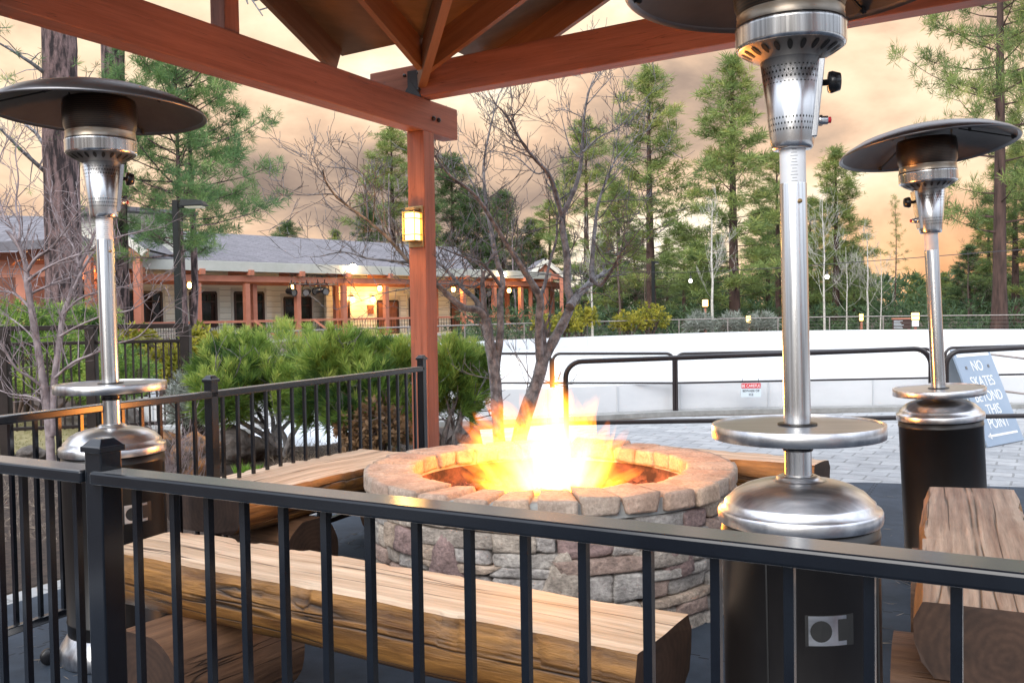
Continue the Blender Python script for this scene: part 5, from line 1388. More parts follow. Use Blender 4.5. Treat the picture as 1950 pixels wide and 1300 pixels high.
# ================================================================== SHRUBS, ROCKS, GROUND COVER
def shrub(name, label, lobes, mat, ntuft, size, K, width, seed, base, stems=7, stem_mat='bark_bare', up=.5, spread=.55, inner=.35, cat='shrub', group=None, low=.0, rough=.2, shoots=0):
    rn = random.Random(seed); t = thing(name, label, cat, base, group=group)
    C, D, S, TI = [], [], [], []
    tot = sum(l[1] * l[2] for l in lobes)
    for (c, rx, rz_, ry) in lobes:
        m = int(ntuft * rx * rz_ / tot)
        for _ in range(m):
            a = rn.uniform(0, 2 * math.pi); cz = rn.uniform(-.75, 1); sr = math.sqrt(1 - cz * cz)
            n = V((sr * math.cos(a), sr * math.sin(a), cz)); k = 1 - inner * rn.random() ** 1.6
            k *= 1 + rough * mnoise.noise(n * 2.6 + V((seed, rx * 9, 0))) + rough * .6 * mnoise.noise(n * 6 + V((seed, rx * 9, 5)))
            p = V((c[0] + n.x * rx * k, c[1] + n.y * ry * k, c[2] + n.z * rz_ * k))
            if p.z < low or (rough > .3 and mnoise.noise(V((p.x * 2.4, p.y * 2.4, p.z * 2.4 + seed * 7))) < -.20): continue
            C.append(p); D.append(n * .8 + UP * up + V((rn.uniform(-.3, .3), rn.uniform(-.3, .3), 0))); S.append(size * rn.uniform(.7, 1.3))
            TI.append(min(1, max(0, .42 + .62 * mnoise.noise(V((p.x * 2.6, p.y * 2.6, p.z * 2.6 + seed))) + rn.uniform(-.22, .28))))
    for _ in range(shoots):                                # upright candles standing out of the top
        (c, rx, rz_, ry) = rn.choice(lobes); a = rn.uniform(0, 2 * math.pi); r_ = rn.random() ** .5
        p = V((c[0] + rx * r_ * math.cos(a), c[1] + ry * r_ * math.sin(a), c[2] + rz_ * math.sqrt(max(0, 1 - r_ * r_)) * 1.02))
        d = V((rn.uniform(-.4, .4), rn.uniform(-.4, .4), 1))
        for j in range(4): C.append(p + d * (.045 * j - .03)); D.append(d); S.append(size * rn.uniform(.6, .9)); TI.append(min(1, rn.uniform(.5, .8) + .06 * j))
    link('foliage', tuft_mesh('foliage', C, D, S, K, width, spread, mat, seed, TI), t).matrix_parent_inverse = BAKED[t.name]
    b = MB()
    for i in range(stems):
        (c, rx, rz_, ry) = lobes[i % len(lobes)]
        p0 = V(base) + V((rn.uniform(-.12, .12), rn.uniform(-.12, .12), 0)); p2 = V(c) + V((rn.uniform(-.6, .6) * rx, rn.uniform(-.6, .6) * ry, rn.uniform(-.2, .5) * rz_))
        p1 = p0.lerp(p2, .45) + V((rn.uniform(-.15, .15), rn.uniform(-.1, .1), rn.uniform(-.1, .05)))
        b.tube([p0, p0.lerp(p1, .5) + UP * .05, p1, p2], [.035, .03, .022, .010], 6)
        for _ in range(4): grow(b, p1.lerp(p2, rn.random()), V((rn.uniform(-1, 1), rn.uniform(-1, 1), rn.uniform(-.1, 1))).normalized(), .4, .009, 1, rn, 3, .5, .1, 3, .003)
    part('stems', b, M[stem_mat], t)
    return t
def at(px, py, y): return tuple(PY(px, py, y))
def lobe(px, py, y, wpx, hpx, dy=None):
    k = y / FPX; return (at(px, py, y), wpx * k, hpx * k, dy or wpx * k * .8)
shrub('mugo_pine', 'wide bright green mugo pine bush behind the left fence, left half', [lobe(455, 716, 9.4, 75, 70), lobe(540, 700, 9.8, 85, 68), lobe(500, 758, 9.2, 95, 55), lobe(420, 760, 9.0, 45, 50), lobe(600, 735, 9.6, 60, 75)], M['mugo'], 3600, .15, 20, .045, 1, XY(520, 9.4), 9, rough=.46, shoots=130, spread=.42)
shrub('mugo_pine', 'tall bright green mugo pine bush left of the red column', [lobe(650, 712, 9.0, 75, 72), lobe(725, 718, 9.2, 70, 66), lobe(690, 760, 8.8, 85, 60), lobe(620, 770, 8.9, 55, 55), lobe(775, 740, 9.0, 42, 70), lobe(740, 800, 8.7, 60, 50)], M['mugo'], 3800, .15, 20, .045, 2, XY(690, 9.0), 9, rough=.46, shoots=130, spread=.42)
shrub('mugo_pine', 'smaller green mugo pine bush between the red column and the bare tree', [lobe(862, 712, 8.9, 48, 50), lobe(897, 715, 9.1, 36, 46), lobe(858, 765, 8.8, 45, 45), lobe(900, 760, 9.0, 26, 30)], M['mugo'], 1700, .14, 20, .045, 3, XY(850, 8.9), 7, up=.6, rough=.46, shoots=70, spread=.42)
C, D, S, TI = [], [], [], []
rn = random.Random(19)
def leafclump(name, label, px, py, y, w, h, n, mat, size, K, width, seed, cat='shrub', spread=.6):
    rn = random.Random(seed)
    base = XY(px, y)
    return shrub(name, label, [(at(px, py, y), w, h, w), (at(px + 10, py + 8, y - .2), w * .8, h * .75, w * .7), (at(px - 12, py + 10, y + .2), w * .7, h * .7, w * .7)], mat, n, size, K, width, seed, base, 6, 'twig', .4, spread, .5, cat)
leafclump('leafy_shrub', 'dark dry-leaved shrub under the mugo pine beside the column', 715, 815, 8.5, .34, .28, 500, M['dryleaf'], .07, 5, .45, 71)
for i, (px, py, y, w, h, n, mt_, lab) in enumerate((
    (262, 672, 14, .38, .40, 520, 'yellowleaf', 'yellow-green broadleaf shrub behind the brown railing'),
    (385, 668, 14.5, .34, .38, 460, 'yellowleaf', 'yellow-leaved shrub beside the end post of the brown railing'),
    (318, 690, 13.5, .30, .3, 380, 'yellowleaf', 'yellow-leaved shrub behind the balusters near the lamp post'),
    (1108, 602, 36.5, .62, .55, 360, 'yellowleaf', 'yellow shrub behind the rink, left of the white aspen'),
    (1080, 612, 35.5, .5, .42, 260, 'yellowleaf', 'lower yellow shrub at the rink corner, behind the grey tree'),
    (1195, 610, 38, .7, .42, 320, 'yellowleaf', 'low yellow-green shrub beyond the rink, middle of three'),
    (1238, 602, 38.5, .75, .58, 380, 'yellowleaf', 'rounded yellow-green shrub beside the slim lamp post'),
    (1040, 616, 34.5, .5, .34, 240, 'yellowleaf', 'small yellow shrub by the walkway ramp'),
    (40, 622, 13.0, .75, .36, 700, 'mugo', 'bright green shrub behind the brown railing at the far left'),
    (150, 618, 14.5, .65, .34, 700, 'mugo', 'bright green shrub below the thick pine trunk'),
    (95, 690, 12.5, .95, .55, 900, 'mugo', 'dark green shrub filling the gap behind the brown railing'),
    (215, 720, 12.0, .55, .50, 600, 'mugo', 'green shrub behind the left heater pole'),
    (370, 760, 9.6, .28, .34, 420, 'sage', 'grey-green feathery shrub at the left end of the mugo bushes'))):
    leafclump('shrub', lab, px, py, y, w, h, n, M[mt_], .12 if mt_ != 'mugo' else .13, 7 if mt_ != 'mugo' else 14, .38 if mt_ == 'yellowleaf' else .09, 80 + i)
for i, (px, py, y, lab) in enumerate(((1333, 612, 41.2, 'pale grey sagebrush clump by the white aspen'), (1395, 614, 41.4, 'pale grey sagebrush clump below the tallest pine'), (1452, 610, 41.2, 'pale grey sagebrush clump beside the low lantern'))):
    leafclump('sagebrush', lab, px, py, y, .55, .40, 160, M['sage'], .35, 9, .07, 120 + i)
# rocks
def rock(label, px, py, w, h, seed, mat='rock', flat=.7):
    p = PZ(px, py, 0); b = MB(); rn = random.Random(seed); k = p.y / FPX
    bm = bmesh.new(); bmesh.ops.create_icosphere(bm, subdivisions=4, radius=1); off = V((seed * 3.1, seed, 0)); vs = []
    for v in bm.verts:
        q = v.co; f = 1 + .30 * mnoise.noise(q * 1.1 + off) + .16 * mnoise.noise(q * 2.7 + off) + .08 * mnoise.noise(q * 6 + off)
        vs.append((p.x + q.x * w * k * f, p.y + q.y * w * k * .8 * f, max(-.02, h * k * .55 + q.z * h * k * f * .75)))
    b.add(vs, [tuple(v.index for v in f.verts) for f in bm.faces], 0, True); bm.free()
    return solo('boulder', b, M[mat], label, 'rock')
rock('brown lichen-covered boulder behind the left fence post', 372, 905, 48, 62, 2, 'lichen')
rock('dark rounded lava boulder under the left end of the mugo bush', 445, 878, 55, 48, 5)
rock('orange-tinged boulder beside the left heater dome', 318, 880, 38, 45, 8, 'lichen')
rock('dark low boulder under the mugo bushes, near the snow', 492, 870, 34, 26, 12)
rock('grey boulder at the lawn edge, left of the left heater pole', 150, 812, 34, 32, 15)
rock('grey boulder behind the left heater pole', 235, 822, 30, 36, 18)
rock('small grey boulder on the lawn edge between the tree and the heater', 190, 806, 24, 22, 21)
rock('reddish boulder low behind the left fence', 262, 842, 26, 28, 25, 'lichen')
rock('dark boulder at the foot of the bare tree on the lawn', 62, 876, 28, 20, 28)
# snow patch
b = MB(); vs = []; n = 30
sc0 = PZ(548, 842, 0)
for i in range(7):
    for k in range(n):
        a = 2 * math.pi * k / n; f = 1 + .25 * mnoise.noise(V((math.cos(a) * 1.5, math.sin(a) * 1.5, 4)))
        r_ = i / 6; vs.append((sc0.x + r_ * f * .62 * math.cos(a), sc0.y + .5 + r_ * f * .95 * math.sin(a), -.006 + .16 * (1 - r_ ** 2) + .012 * mnoise.noise(V((r_ * 5 * math.cos(a), r_ * 5 * math.sin(a), 1)))))
b.add(vs, [(i * n + k, i * n + (k + 1) % n, (i + 1) * n + (k + 1) % n, (i + 1) * n + k) for i in range(6) for k in range(n)], 0, True)
o = struct('snow', b, M['snow'], 'stuff')
# tufts of bright grass
for i, (px, py, lab) in enumerate(((470, 905, 'small bright green grass tuft behind the left bench'), (463, 866, 'tiny bright green grass tuft by the dark boulder'))):
    p = PZ(px, py, 0); rn = random.Random(i); C, D, S = [], [], []
    for _ in range(46): C.append((p.x + rn.uniform(-.11, .11), p.y + rn.uniform(-.08, .08), 0)); D.append((rn.uniform(-.4, .4), rn.uniform(-.4, .4), 1)); S.append(rn.uniform(.08, .16))
    o = link('grass_tuft', tuft_mesh('grass_tuft', C, D, S, 7, .06, .3, M['brightgrass'], i)); tag(o, lab, 'grass tuft')
# dry ground cover behind the bench
C, D, S = [], [], []; rn = random.Random(61)
for _ in range(700):
    px, py = rn.uniform(500, 860), rn.uniform(842, 905)
    p = PZ(px, py, 0); C.append((p.x, p.y, 0)); D.append((rn.uniform(-.8, .8), rn.uniform(-.8, .8), 1)); S.append(rn.uniform(.05, .14))
for _ in range(800):
    px, py = rn.uniform(-40, 360), rn.uniform(880, 1030)
    p = PZ(px, py, 0)
    if (p - CORNER).dot(EV) > -.8: continue
    C.append((p.x, p.y, 0)); D.append((rn.uniform(-1, 1), rn.uniform(-1, 1), .35)); S.append(rn.uniform(.04, .10))
o = link('dry_stems', tuft_mesh('dry_stems', C, D, S, 6, .05, .6, M['drygrass'], 4)); o['kind'] = 'stuff'
C, D, S = [], [], []
for _ in range(5000):
    x, y = rn.uniform(-10.5, -3.9), rn.uniform(9.7, 13.6); C.append((x, y, -.01)); D.append((rn.uniform(-.5, .5), rn.uniform(-.5, .5), 1)); S.append(rn.uniform(.03, .07))
o = link('grass', tuft_mesh('grass', C, D, S, 5, .12, .5, M['lawnblade'] if 'lawnblade' in M else leafmat('lawn_blade', (.17, .17, .06), (.30, .27, .13)), 6)); o['kind'] = 'stuff'
# pine needles and leaf crumbs on the mats
C, D, S = [], [], []
for _ in range(90):
    px, py = rn.choice(((rn.uniform(20, 160), rn.uniform(1130, 1290)), (rn.uniform(500, 700), rn.uniform(990, 1050)), (rn.uniform(1690, 1740), rn.uniform(930, 1290)), (rn.uniform(1370, 1650), rn.uniform(925, 1000))))
    p = PZ(px, py, .015); C.append((p.x, p.y, .016)); a = rn.uniform(0, 6.28); D.append((math.cos(a), math.sin(a), .0)); S.append(rn.uniform(.05, .13))
o = link('pine_needle_litter', tuft_mesh('pine_needle_litter', C, D, S, 1, .035, .02, M['drygrass'], 7)); o['kind'] = 'stuff'

b = MB(); rn = random.Random(3); p = PZ(548, 1226, .0135)
b.add([(p.x + dx + rn.uniform(-.006, .006), p.y + dy + rn.uniform(-.006, .006), .0135 + rn.uniform(.001, .012)) for (dx, dy) in ((-.035, -.02), (.0, -.028), (.035, -.01), (.03, .02), (-.005, .028), (-.03, .012), (0, 0))], [(6, 0, 1), (6, 1, 2), (6, 2, 3), (6, 3, 4), (6, 4, 5), (6, 5, 0)])
solo('foil_scrap', b, M['steel_disc'], 'crumpled silver foil scrap on the dark mats under the front bench', 'litter')
# ================================================================== LODGE AND WALKWAY
A0, B0 = XY(160, 41.0), XY(1075, 67.0)
da = (B0 - A0).normalized(); dnrm = V((da.y, -da.x, 0))           # towards the camera
if dnrm.y > 0: dnrm = -dnrm
def onl(px, off=0.0):                                            # point on the walkway line (moved back by off) at column px
    o_ = A0 - dnrm * off; d = ray(px, 590); k = d.x / d.y
    t_ = (o_.x - k * o_.y) / (k * da.y - da.x); return o_ + da * t_
def hz(px, py, off=0.0):
    p = onl(px, off); d = ray(px, py); return CAM.z + d.z * (p.y / d.y)
WB = 2.3                                                          # walkway depth
lodge = thing('lodge', 'long low lodge with pale lap siding, grey shingle roof and red covered walkway', 'building', onl(470))
z_beam0, z_beam1 = hz(470, 540), hz(470, 522)
z_deck = .10
z_rail = hz(650, 608)
s0, s1 = onl(-260), onl(1075)
# wall
wl = MB(); we = onl(868, WB)
ws0 = onl(-260, WB)
zt = hz(470, 515, WB)
def wallseg(pxa, pxb, off, z0, z1, th=.2):
    a, b_ = onl(pxa, off), onl(pxb, off); m = MB()
    m.bar((a - dnrm * th / 2) + UP * ((z0 + z1) / 2), (b_ - dnrm * th / 2) + UP * ((z0 + z1) / 2), th, z1 - z0); return m
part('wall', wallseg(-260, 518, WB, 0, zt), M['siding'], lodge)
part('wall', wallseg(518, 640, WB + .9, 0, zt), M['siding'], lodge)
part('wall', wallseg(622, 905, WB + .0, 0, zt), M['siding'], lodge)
def cross_wall(px, o0, o1):
    a, b_ = onl(px, o0), onl(px, o0) - dnrm * (o1 - o0); m = MB(); m.bar(a + UP * zt / 2, b_ + UP * zt / 2, .12, zt); return m
part('wall', cross_wall(516, WB + .2, WB + .95), M['siding'], lodge)
def opening(name, pxa, pxb, pya, pyb, off, mat, panes=2, transom=True):
    a, b_ = onl(pxa, off), onl(pxb, off); z1 = hz(pxa, pya, off); z0 = hz(pxa, pyb, off); 
    d = (b_ - a).normalized(); L_ = (b_ - a).length
    f = MB()
    o_ = dnrm * .03
    for p, q in ((a, a + UP * (z1 - z0)), (b_, b_ + UP * (z1 - z0))): f.bar(p + o_ + UP * z0, q + o_ + UP * z0, .09, .12, d)
    f.bar(a + o_ + UP * z1, b_ + o_ + UP * z1, .09, .12); f.bar(a + o_ + UP * z0, b_ + o_ + UP * z0, .09, .12)
    if transom:
        zt_ = z1 - (z1 - z0) * .27; f.bar(a + o_ + UP * zt_, b_ + o_ + UP * zt_, .07, .06)
    for i in range(1, panes):
        p = a + d * (L_ * i / panes); f.bar(p + o_ + UP * (z1 - (z1 - z0) * .27), p + o_ + UP * z1, .07, .05, d)
    w = part(name, f, M['winframe'], lodge)
    g = MB(); g.bar(a + dnrm * .012 + UP * ((z0 + z1) / 2), b_ + dnrm * .012 + UP * ((z0 + z1) / 2), .02, z1 - z0); part('pane' if name == 'window' else 'leaf', g, mat, w)
    tr = MB(); e = .13
    for p in (a - d * e, b_ + d * e): tr.bar(p + dnrm * .008 + UP * (z0 - .05), p + dnrm * .008 + UP * (z1 + .2), .05, .17, d)
    tr.bar(a - d * .2 + dnrm * .008 + UP * (z1 + .16), b_ + d * .2 + dnrm * .008 + UP * (z1 + .16), .05, .18)
    part('window_trim' if name == 'window' else 'door_trim', tr, M['trim'], w)
opening('window', 150, 182, 556, 622, WB, M['glass']); opening('window', 235, 307, 556, 622, WB, M['glass'], 4); opening('window', 362, 411, 557, 622, WB, M['glass'], 3); opening('window', 447, 501, 557, 622, WB, M['glass'], 3)
opening('window', 541, 591, 567, 622, WB + .9, M['glass'], 3); opening('window', 40, 100, 556, 624, WB, M['glass'], 4)
opening('window', 779, 800, 568, 620, WB, M['glass'], 1)
opening('door', 641, 664, 573, 640, WB, M['door'], 1, False); opening('door', 718, 757, 573, 640, WB, M['door'], 2, False); opening('door', 858, 878, 575, 632, WB, M['door'], 1, False)
# walkway canopy: rear beam, front beam, posts, fascia, roof
def lbar(name, pxa, pxb, off, z, w, h, mat):
    m = MB(); m.bar(onl(pxa, off) + UP * z, onl(pxb, off) + UP * z, w, h); return part(name, m, M[mat], lodge)
zb_ = (z_beam0 + z_beam1) / 2; bh = z_beam1 - z_beam0
lbar('walkway_beam', -260, 1075, 0, zb_, .22, bh * .62, 'timber_far')
lbar('walkway_beam', -260, 1075, WB - .15, zb_ - .1, .18, bh * .6, 'timber_far')
zf0, zf1 = hz(470, 517, -.35), hz(470, 499, -.35)
lbar('fascia', -260, 1090, -.35, (zf0 + zf1) / 2, .08, zf1 - zf0, 'fascia')
m = MB(); P0, P1 = onl(-260, -.39), onl(1090, -.39); Q0, Q1 = onl(-260, 3.2), onl(1090, 3.2)
m.sheet([P0 + UP * (zf1 - .02), P1 + UP * (zf1 - .02), Q1 + UP * (zf1 + .25), Q0 + UP * (zf1 + .25)])
m.sheet([P0 + UP * (zf0 + .06), Q0 + UP * (zf0 + .10), Q1 + UP * (zf0 + .10), P1 + UP * (zf0 + .06)])
part('canopy_roof', m, M['fascia'], lodge)
fpost = [178, 262, 377, 470, 567, 655, 735, 812, 882, 941, 992, 1040]
for i, px in enumerate(fpost):
    p = onl(px); m = MB(); m.bar(p + UP * 0, p + UP * z_beam0, .26, .26, da); part('walkway_post', m, M['timber_far'], lodge)
    m = MB(); q = p + dnrm * .55; m.bar(q + UP * (z_beam1 + .06), p - dnrm * 1.4 + UP * (z_beam1 + .12), .24, .26); part('rafter_tail', m, M['timber_far'], lodge)
for px in (484, 640, 830, 918, 966, 1011, 1052):
    p = onl(px, WB - .35 if px > 500 else .45); m = MB(); m.bar(p, p + UP * z_beam0, .24, .24, da); part('walkway_post', m, M['timber_far'], lodge)
# deck and railing
m = MB(); m.bar(onl(-260, WB / 2) + UP * .0, onl(1062, WB / 2) + UP * .0, WB + .4, .24); part('deck', m, M['trim'], lodge)
rl_ = MB(); rl_.bar(onl(-260) + UP * z_rail, onl(1045) + UP * z_rail, .14, .12)
rl_.bar(onl(870, WB - .35) + UP * z_rail, onl(1052, WB - .35) + UP * z_rail, .14, .12); part('handrail', rl_, M['timber_far'], lodge)
wm = MB(); zlo = .25
for k in range(-260, 1040, 5):
    p = onl(k); wm.bar(p + UP * zlo, p + UP * z_rail, .018, .018, da)
for z in (zlo, .5, .72, .94):
    wm.bar(onl(-260) + UP * z, onl(1040) + UP * z, .018, .018)
part('railing_mesh', wm, M['brownrail'], lodge)
for (px, dpx) in ((484, 44), (597, 40), (885, 35), (944, 45)):
    m = MB(); a = onl(px, -.1) + UP * (z_rail + .03); b_ = onl(px + dpx, -1.0) + UP * (.25); m.bar(a, b_, .10, .10); part('ramp_handrail', m, M['timber_far'], lodge)
# main roof over the rooms
zr0 = zf1 + .22
R0, R1 = onl(-260, 2.6), onl(905, 2.6)
rt0, rt1 = onl(-260, 11), onl(870, 11)
zr1 = hz(560, 452, 11)
m = MB()
def quad_roof(a, b, c, d): m.sheet([a, b, c, d]); m.sheet([d - UP * .15, c - UP * .15, b - UP * .15, a - UP * .15])
quad_roof(R0 + UP * zr0, R1 + UP * zr0, rt1 + UP * zr1, rt0 + UP * zr1)
bk0, bk1 = onl(-260, 19), onl(905, 19)
quad_roof(rt0 + UP * zr1, rt1 + UP * zr1, bk1 + UP * zr0, bk0 + UP * zr0)
m.add([R1 + UP * zr0, rt1 + UP * zr1, bk1 + UP * zr0], [(0, 1, 2)])
part('roof', m, M['shingle'], lodge)
# raised clerestory block with pale siding at the left
m = MB(); c0, c1 = onl(225, 4.2), onl(352, 4.2); zc0, zc1 = zr0, hz(280, 408, 4.2)
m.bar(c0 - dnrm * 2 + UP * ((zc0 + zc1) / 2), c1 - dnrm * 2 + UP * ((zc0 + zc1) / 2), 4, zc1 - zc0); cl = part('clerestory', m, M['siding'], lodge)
m = MB(); m.bar(onl(205, 3.6) - dnrm * 2.2 + UP * (zc1 + .1), onl(372, 3.6) - dnrm * 2.2 + UP * (zc1 + .1), 5.4, .2); part('clerestory_roof', m, M['shingle'], cl)
# entrance gables
def gable(px, off, pyb, pyt, wpx, label=None, depth=5.0, name='gable'):
    c = onl(px, off); k = c.y / FPX; w = wpx * k; z0 = hz(px, pyb, off); z1 = hz(px, pyt, off)
    ax = V((1, 0, 0)); bk = V((-.12, 1, 0)).normalized()
    f = MB(); A_, B_, T_ = c - ax * w + UP * z0, c + ax * w + UP * z0, c + UP * z1
    f.bar(A_ - bk * .05, T_ - bk * .05, .3, .26, bk); f.bar(T_ - bk * .05, B_ - bk * .05, .3, .26, bk)
    gp = part(name, f, M['trim'], lodge)
    m = MB(); e = .22
    for a, b_ in ((A_, T_), (B_, T_)):
        p = [a + UP * e, b_ + UP * e, b_ + bk * depth + UP * e, a + bk * depth + UP * e]; m.sheet(p); m.sheet([q - UP * .12 for q in reversed(p)])
    part('gable_roof', m, M['shingle'], gp)
    m = MB(); 
    m.bar(A_ + bk * .3 + UP * .05, B_ + bk * .3 + UP * .05, .3, .36); m.bar(c + bk * .3 + UP * z0, c + bk * .3 + UP * (z1 - .2), .2, .2, ax)
    m.bar(c - ax * w * .55 + bk * .3 + UP * z0, c + bk * .3 + UP * (z1 - .3), .2, .2, bk); m.bar(c + ax * w * .55 + bk * .3 + UP * z0, c + bk * .3 + UP * (z1 - .3), .2, .2, bk)
    part('gable_truss', m, M['timber_far'], gp)
    return c, w, z0
c, w, z0 = gable(1040, -.2, 528, 497, 37)
for s in (-.8, .8):
    m = MB(); p = c + V((w * s, 0, 0)); m.bar(p, p + UP * z0, .24, .24, V((1, 0, 0))); part('gable_post', m, M['timber_far'], lodge)
c, w, z0 = gable(218, -1.5, 484, 434, 62, depth=6)
for s in (-.75, .75):
    m = MB(); p = c + V((w * s, 0, 0)); m.bar(p, p + UP * z0, .3, .3, V((1, 0, 0))); part('gable_post', m, M['timber_far'], lodge)
# timber porte-cochere at the far left
lh = thing('timber_porch', 'orange-lit timber porch with a grey roof at the far left, behind the bare tree', 'porch', XY(60, 33))
y_ = 33.0
def pyb(pxa, pya, pxb, pyb_, w, h, mat='timber_far', y=y_, nm='porch_beam'):
    m = MB(); m.bar(PY(pxa, pya, y), PY(pxb, pyb_, y), w, h); return part(nm, m, M[mat], lh)
pyb(-80, 520, 150, 514, .3, .42); pyb(-80, 492, 150, 486, .25, .25); pyb(-80, 462, 90, 462, .2, .3)
for px in (-40, 45, 135):
    p = XY(px, y_); m = MB(); m.bar(p, V((p.x, p.y, HZ(px, 515, y_))), .32, .32, V((1, 0, 0))); part('porch_post', m, M['timber_far'], lh)
m = MB(); a, b_, c_, d_ = PY(-120, 470, y_ - 1.2), PY(108, 458, y_ - 1.2), PY(92, 412, y_ + 3), PY(-120, 408, y_ + 3)
m.sheet([a, b_, c_, d_]); m.sheet([q - UP * .25 for q in (d_, c_, b_, a)]); m.bar(a - UP * .1, b_ - UP * .1, .1, .3)
part('porch_roof', m, M['shingle'], lh)
for pxa, pxb in ((10, 60), (60, 60), (110, 60)): pyb(pxa, 512, pxb, 462, .18, .18, nm='porch_brace')
m = MB(); m.bar(PY(-90, 560, 36.5), PY(150, 560, 36.5), .3, 3.2); part('back_wall', m, M['door'], lh)

# lamps on the lodge
def house_lamp(px, py, off, label, st, w=.13, gl='bulb', group=None, watts=14):
    p = onl(px, off) ; z = hz(px, py, off); t_ = thing('lodge_lamp', label, 'lamp', (p.x, p.y, z), 0, group, baked=False)
    b = MB(); b.lathe([(0, -.16), (w * .8, -.12), (w, 0), (w * .8, .12), (0, .16)], 12); part('globe', b, M[gl], t_)
    b = MB(); b.lathe([(w * .5, .14), (w * 1.1, .15), (w * .3, .24), (0, .24)], 12); b.box((0, .1, .2), (.05, .25, .05)); part('bracket', b, M['brownrail'], t_)
    if watts: lamp('lodge_light', p + dnrm * .45 + UP * z, watts, (1, .52, .14), .12)
house_lamp(672, 570, WB - .18, 'warm wall lamp on the lodge, left one of the pair above the siding', 1, group='warm lamps of the lodge', watts=110)
house_lamp(711, 570, WB - .18, 'warm wall lamp on the lodge, right one of the pair beside the door', 1, group='warm lamps of the lodge', watts=110)
house_lamp(724, 549, .4, 'warm hanging lamp under the walkway beam left of the red column', 1, group='warm lamps of the lodge', watts=45)
house_lamp(864, 551, .4, 'warm hanging lamp under the walkway beam right of the red column', 1, group='warm lamps of the lodge', watts=45)
house_lamp(970, 553, .4, 'warm hanging lamp under the open end of the walkway', 1, group='warm lamps of the lodge', watts=45)
house_lamp(362, 543, .4, 'warm lamp by the walkway beam beside the young pine trunk', 1, .10, group='warm lamps of the lodge', watts=8)
house_lamp(559, 545, .4, 'small warm lamp by the hanging stage lights', 1, .10, group='warm lamps of the lodge', watts=8)
house_lamp(674, 508, -.55, 'bright white floodlight on the walkway eave left of the column', 1, .17, 'bulbwhite', 'floodlights on the eave', 30)
house_lamp(961, 523, -.55, 'bright white floodlight on the walkway eave behind the bare tree', 1, .15, 'bulbwhite', 'floodlights on the eave', 30)
lamp('porch_light', PY(60, 500, 33.8), 90, (1, .5, .15), .3); lamp('porch_light', PY(170, 520, 41.0), 60, (1, .5, .15), .3)
b = MB(); p = onl(706, WB - .05); z = hz(706, 589, WB); b.bar(p + UP * z - da * .22, p + UP * z + da * .22, .05, .55); solo('door_plaque', b, M['door'], 'small brown plaque on the siding between the two wall lamps', 'plaque')
# lighting truss and stage lights
def truss(pxa, pxb, py, off, label):
    a, b_ = onl(pxa, off), onl(pxb, off); z = hz(pxa, py, off); t_ = thing('lighting_truss', label, 'truss', a + UP * z)
    m = MB(); h_ = .5
    for dz in (0, h_): m.tube([a + UP * (z + dz), b_ + UP * (z + dz)], .035, 6)
    n = 10
    for i in range(n):
        p, q = a.lerp(b_, i / n), a.lerp(b_, (i + 1) / n)
        m.tube([p + UP * z, p.lerp(q, .5) + UP * (z + h_), q + UP * z], .02, 4, cap=False)
    part('frame', m, M['steel_dim'], t_)
truss(553, 645, 541, -.1, 'silver lighting truss hung under the walkway beam')
def par(px, py, off, label, rz):
    p = onl(px, off); z = hz(px, py, off); t_ = thing('stage_light', label, 'stage light', (p.x, p.y, z), rz, 'black stage lights under the walkway', baked=False)
    X = Matrix.Rotation(R(100), 4, 'X')
    b = MB(); b.lathe([(0, -.34), (.14, -.34), (.18, -.2), (.19, .22), (.2, .24), (.17, .24), (.16, .2), (0, .2)], 16, 0, X); part('can', b, M['knob'], t_)
    b = MB(); b.tube([(-.22, 0, 0), (-.23, 0, .25), (-.1, 0, .42), (.1, 0, .42), (.23, 0, .25), (.22, 0, 0)], .022, 6); b.tube([(0, 0, .42), (0, 0, .62)], .03, 6); part('yoke', b, M['knob'], t_)
    b = MB(); b.lathe([(0, .205), (.155, .205)], 16, 0, X); part('lens', b, M['tabletop'], t_)
for px, py, rz, lab in ((556, 556, .9, 'black stage light beside the walkway post, leftmost of the four on the truss'), (585, 556, 0, 'black stage light hanging straight, second on the truss'), (606, 554, -.7, 'black stage light turned right, third on the truss'), (619, 554, .5, 'black stage light at the right end of the truss'), (930, 558, .3, 'black stage light hanging alone behind the bare tree')):
    par(px, py, -.1, lab, rz)

# ================================================================== LAMP POSTS, STRING LIGHTS, SIGNS
M['lampblack'] = mk('lamp_post_paint', (.006, .008, .008), (.010, .012, .012), (8, 8, 8), .5, spec=.2)
def lamp_post(px, py_top, y, w, headpx, label, gl=False):
    p = XY(px, y); z = HZ(px, py_top, y); k = y / FPX
    t_ = thing('lamp_post', label, 'street lamp', p, 0, baked=False)
    b = MB(); b.box((0, 0, z / 2), (w, w, z)); part('pole', b, M['lampblack'], t_, .006)
    L_ = headpx * k
    b = MB(); b.box((w / 2 + L_ * .12, 0, z - .10), (L_ * .25, w * .6, .08))
    b.add([(L_ * .22, -.14, z - .12), (L_, -.17, z - .10), (L_, .17, z - .10), (L_ * .22, .14, z - .12), (L_ * .22, -.12, z), (L_ * .9, -.12, z - .02), (L_ * .9, .12, z - .02), (L_ * .22, .12, z)], [(3, 2, 1, 0), (4, 5, 6, 7), (0, 1, 5, 4), (1, 2, 6, 5), (2, 3, 7, 6), (3, 0, 4, 7)])
    h_ = part('lamp_head', b, M['lampblack'], t_, .01)
    b = MB(); b.box((L_ * .62, 0, z - .125), (L_ * .55, .22, .03)); part('lens', b, M['lens'], h_)
M['lens'] = mk('lamp_lens', (.55, .53, .40), rough=.3)
lamp_post(340, 381, 16.5, .10, 58, 'dark square lamp post with a flat head in front of the young pine')
lamp_post(1244, 497, 42.5, .14, 11, 'slim distant lamp post with a small head beside the yellow shrubs')
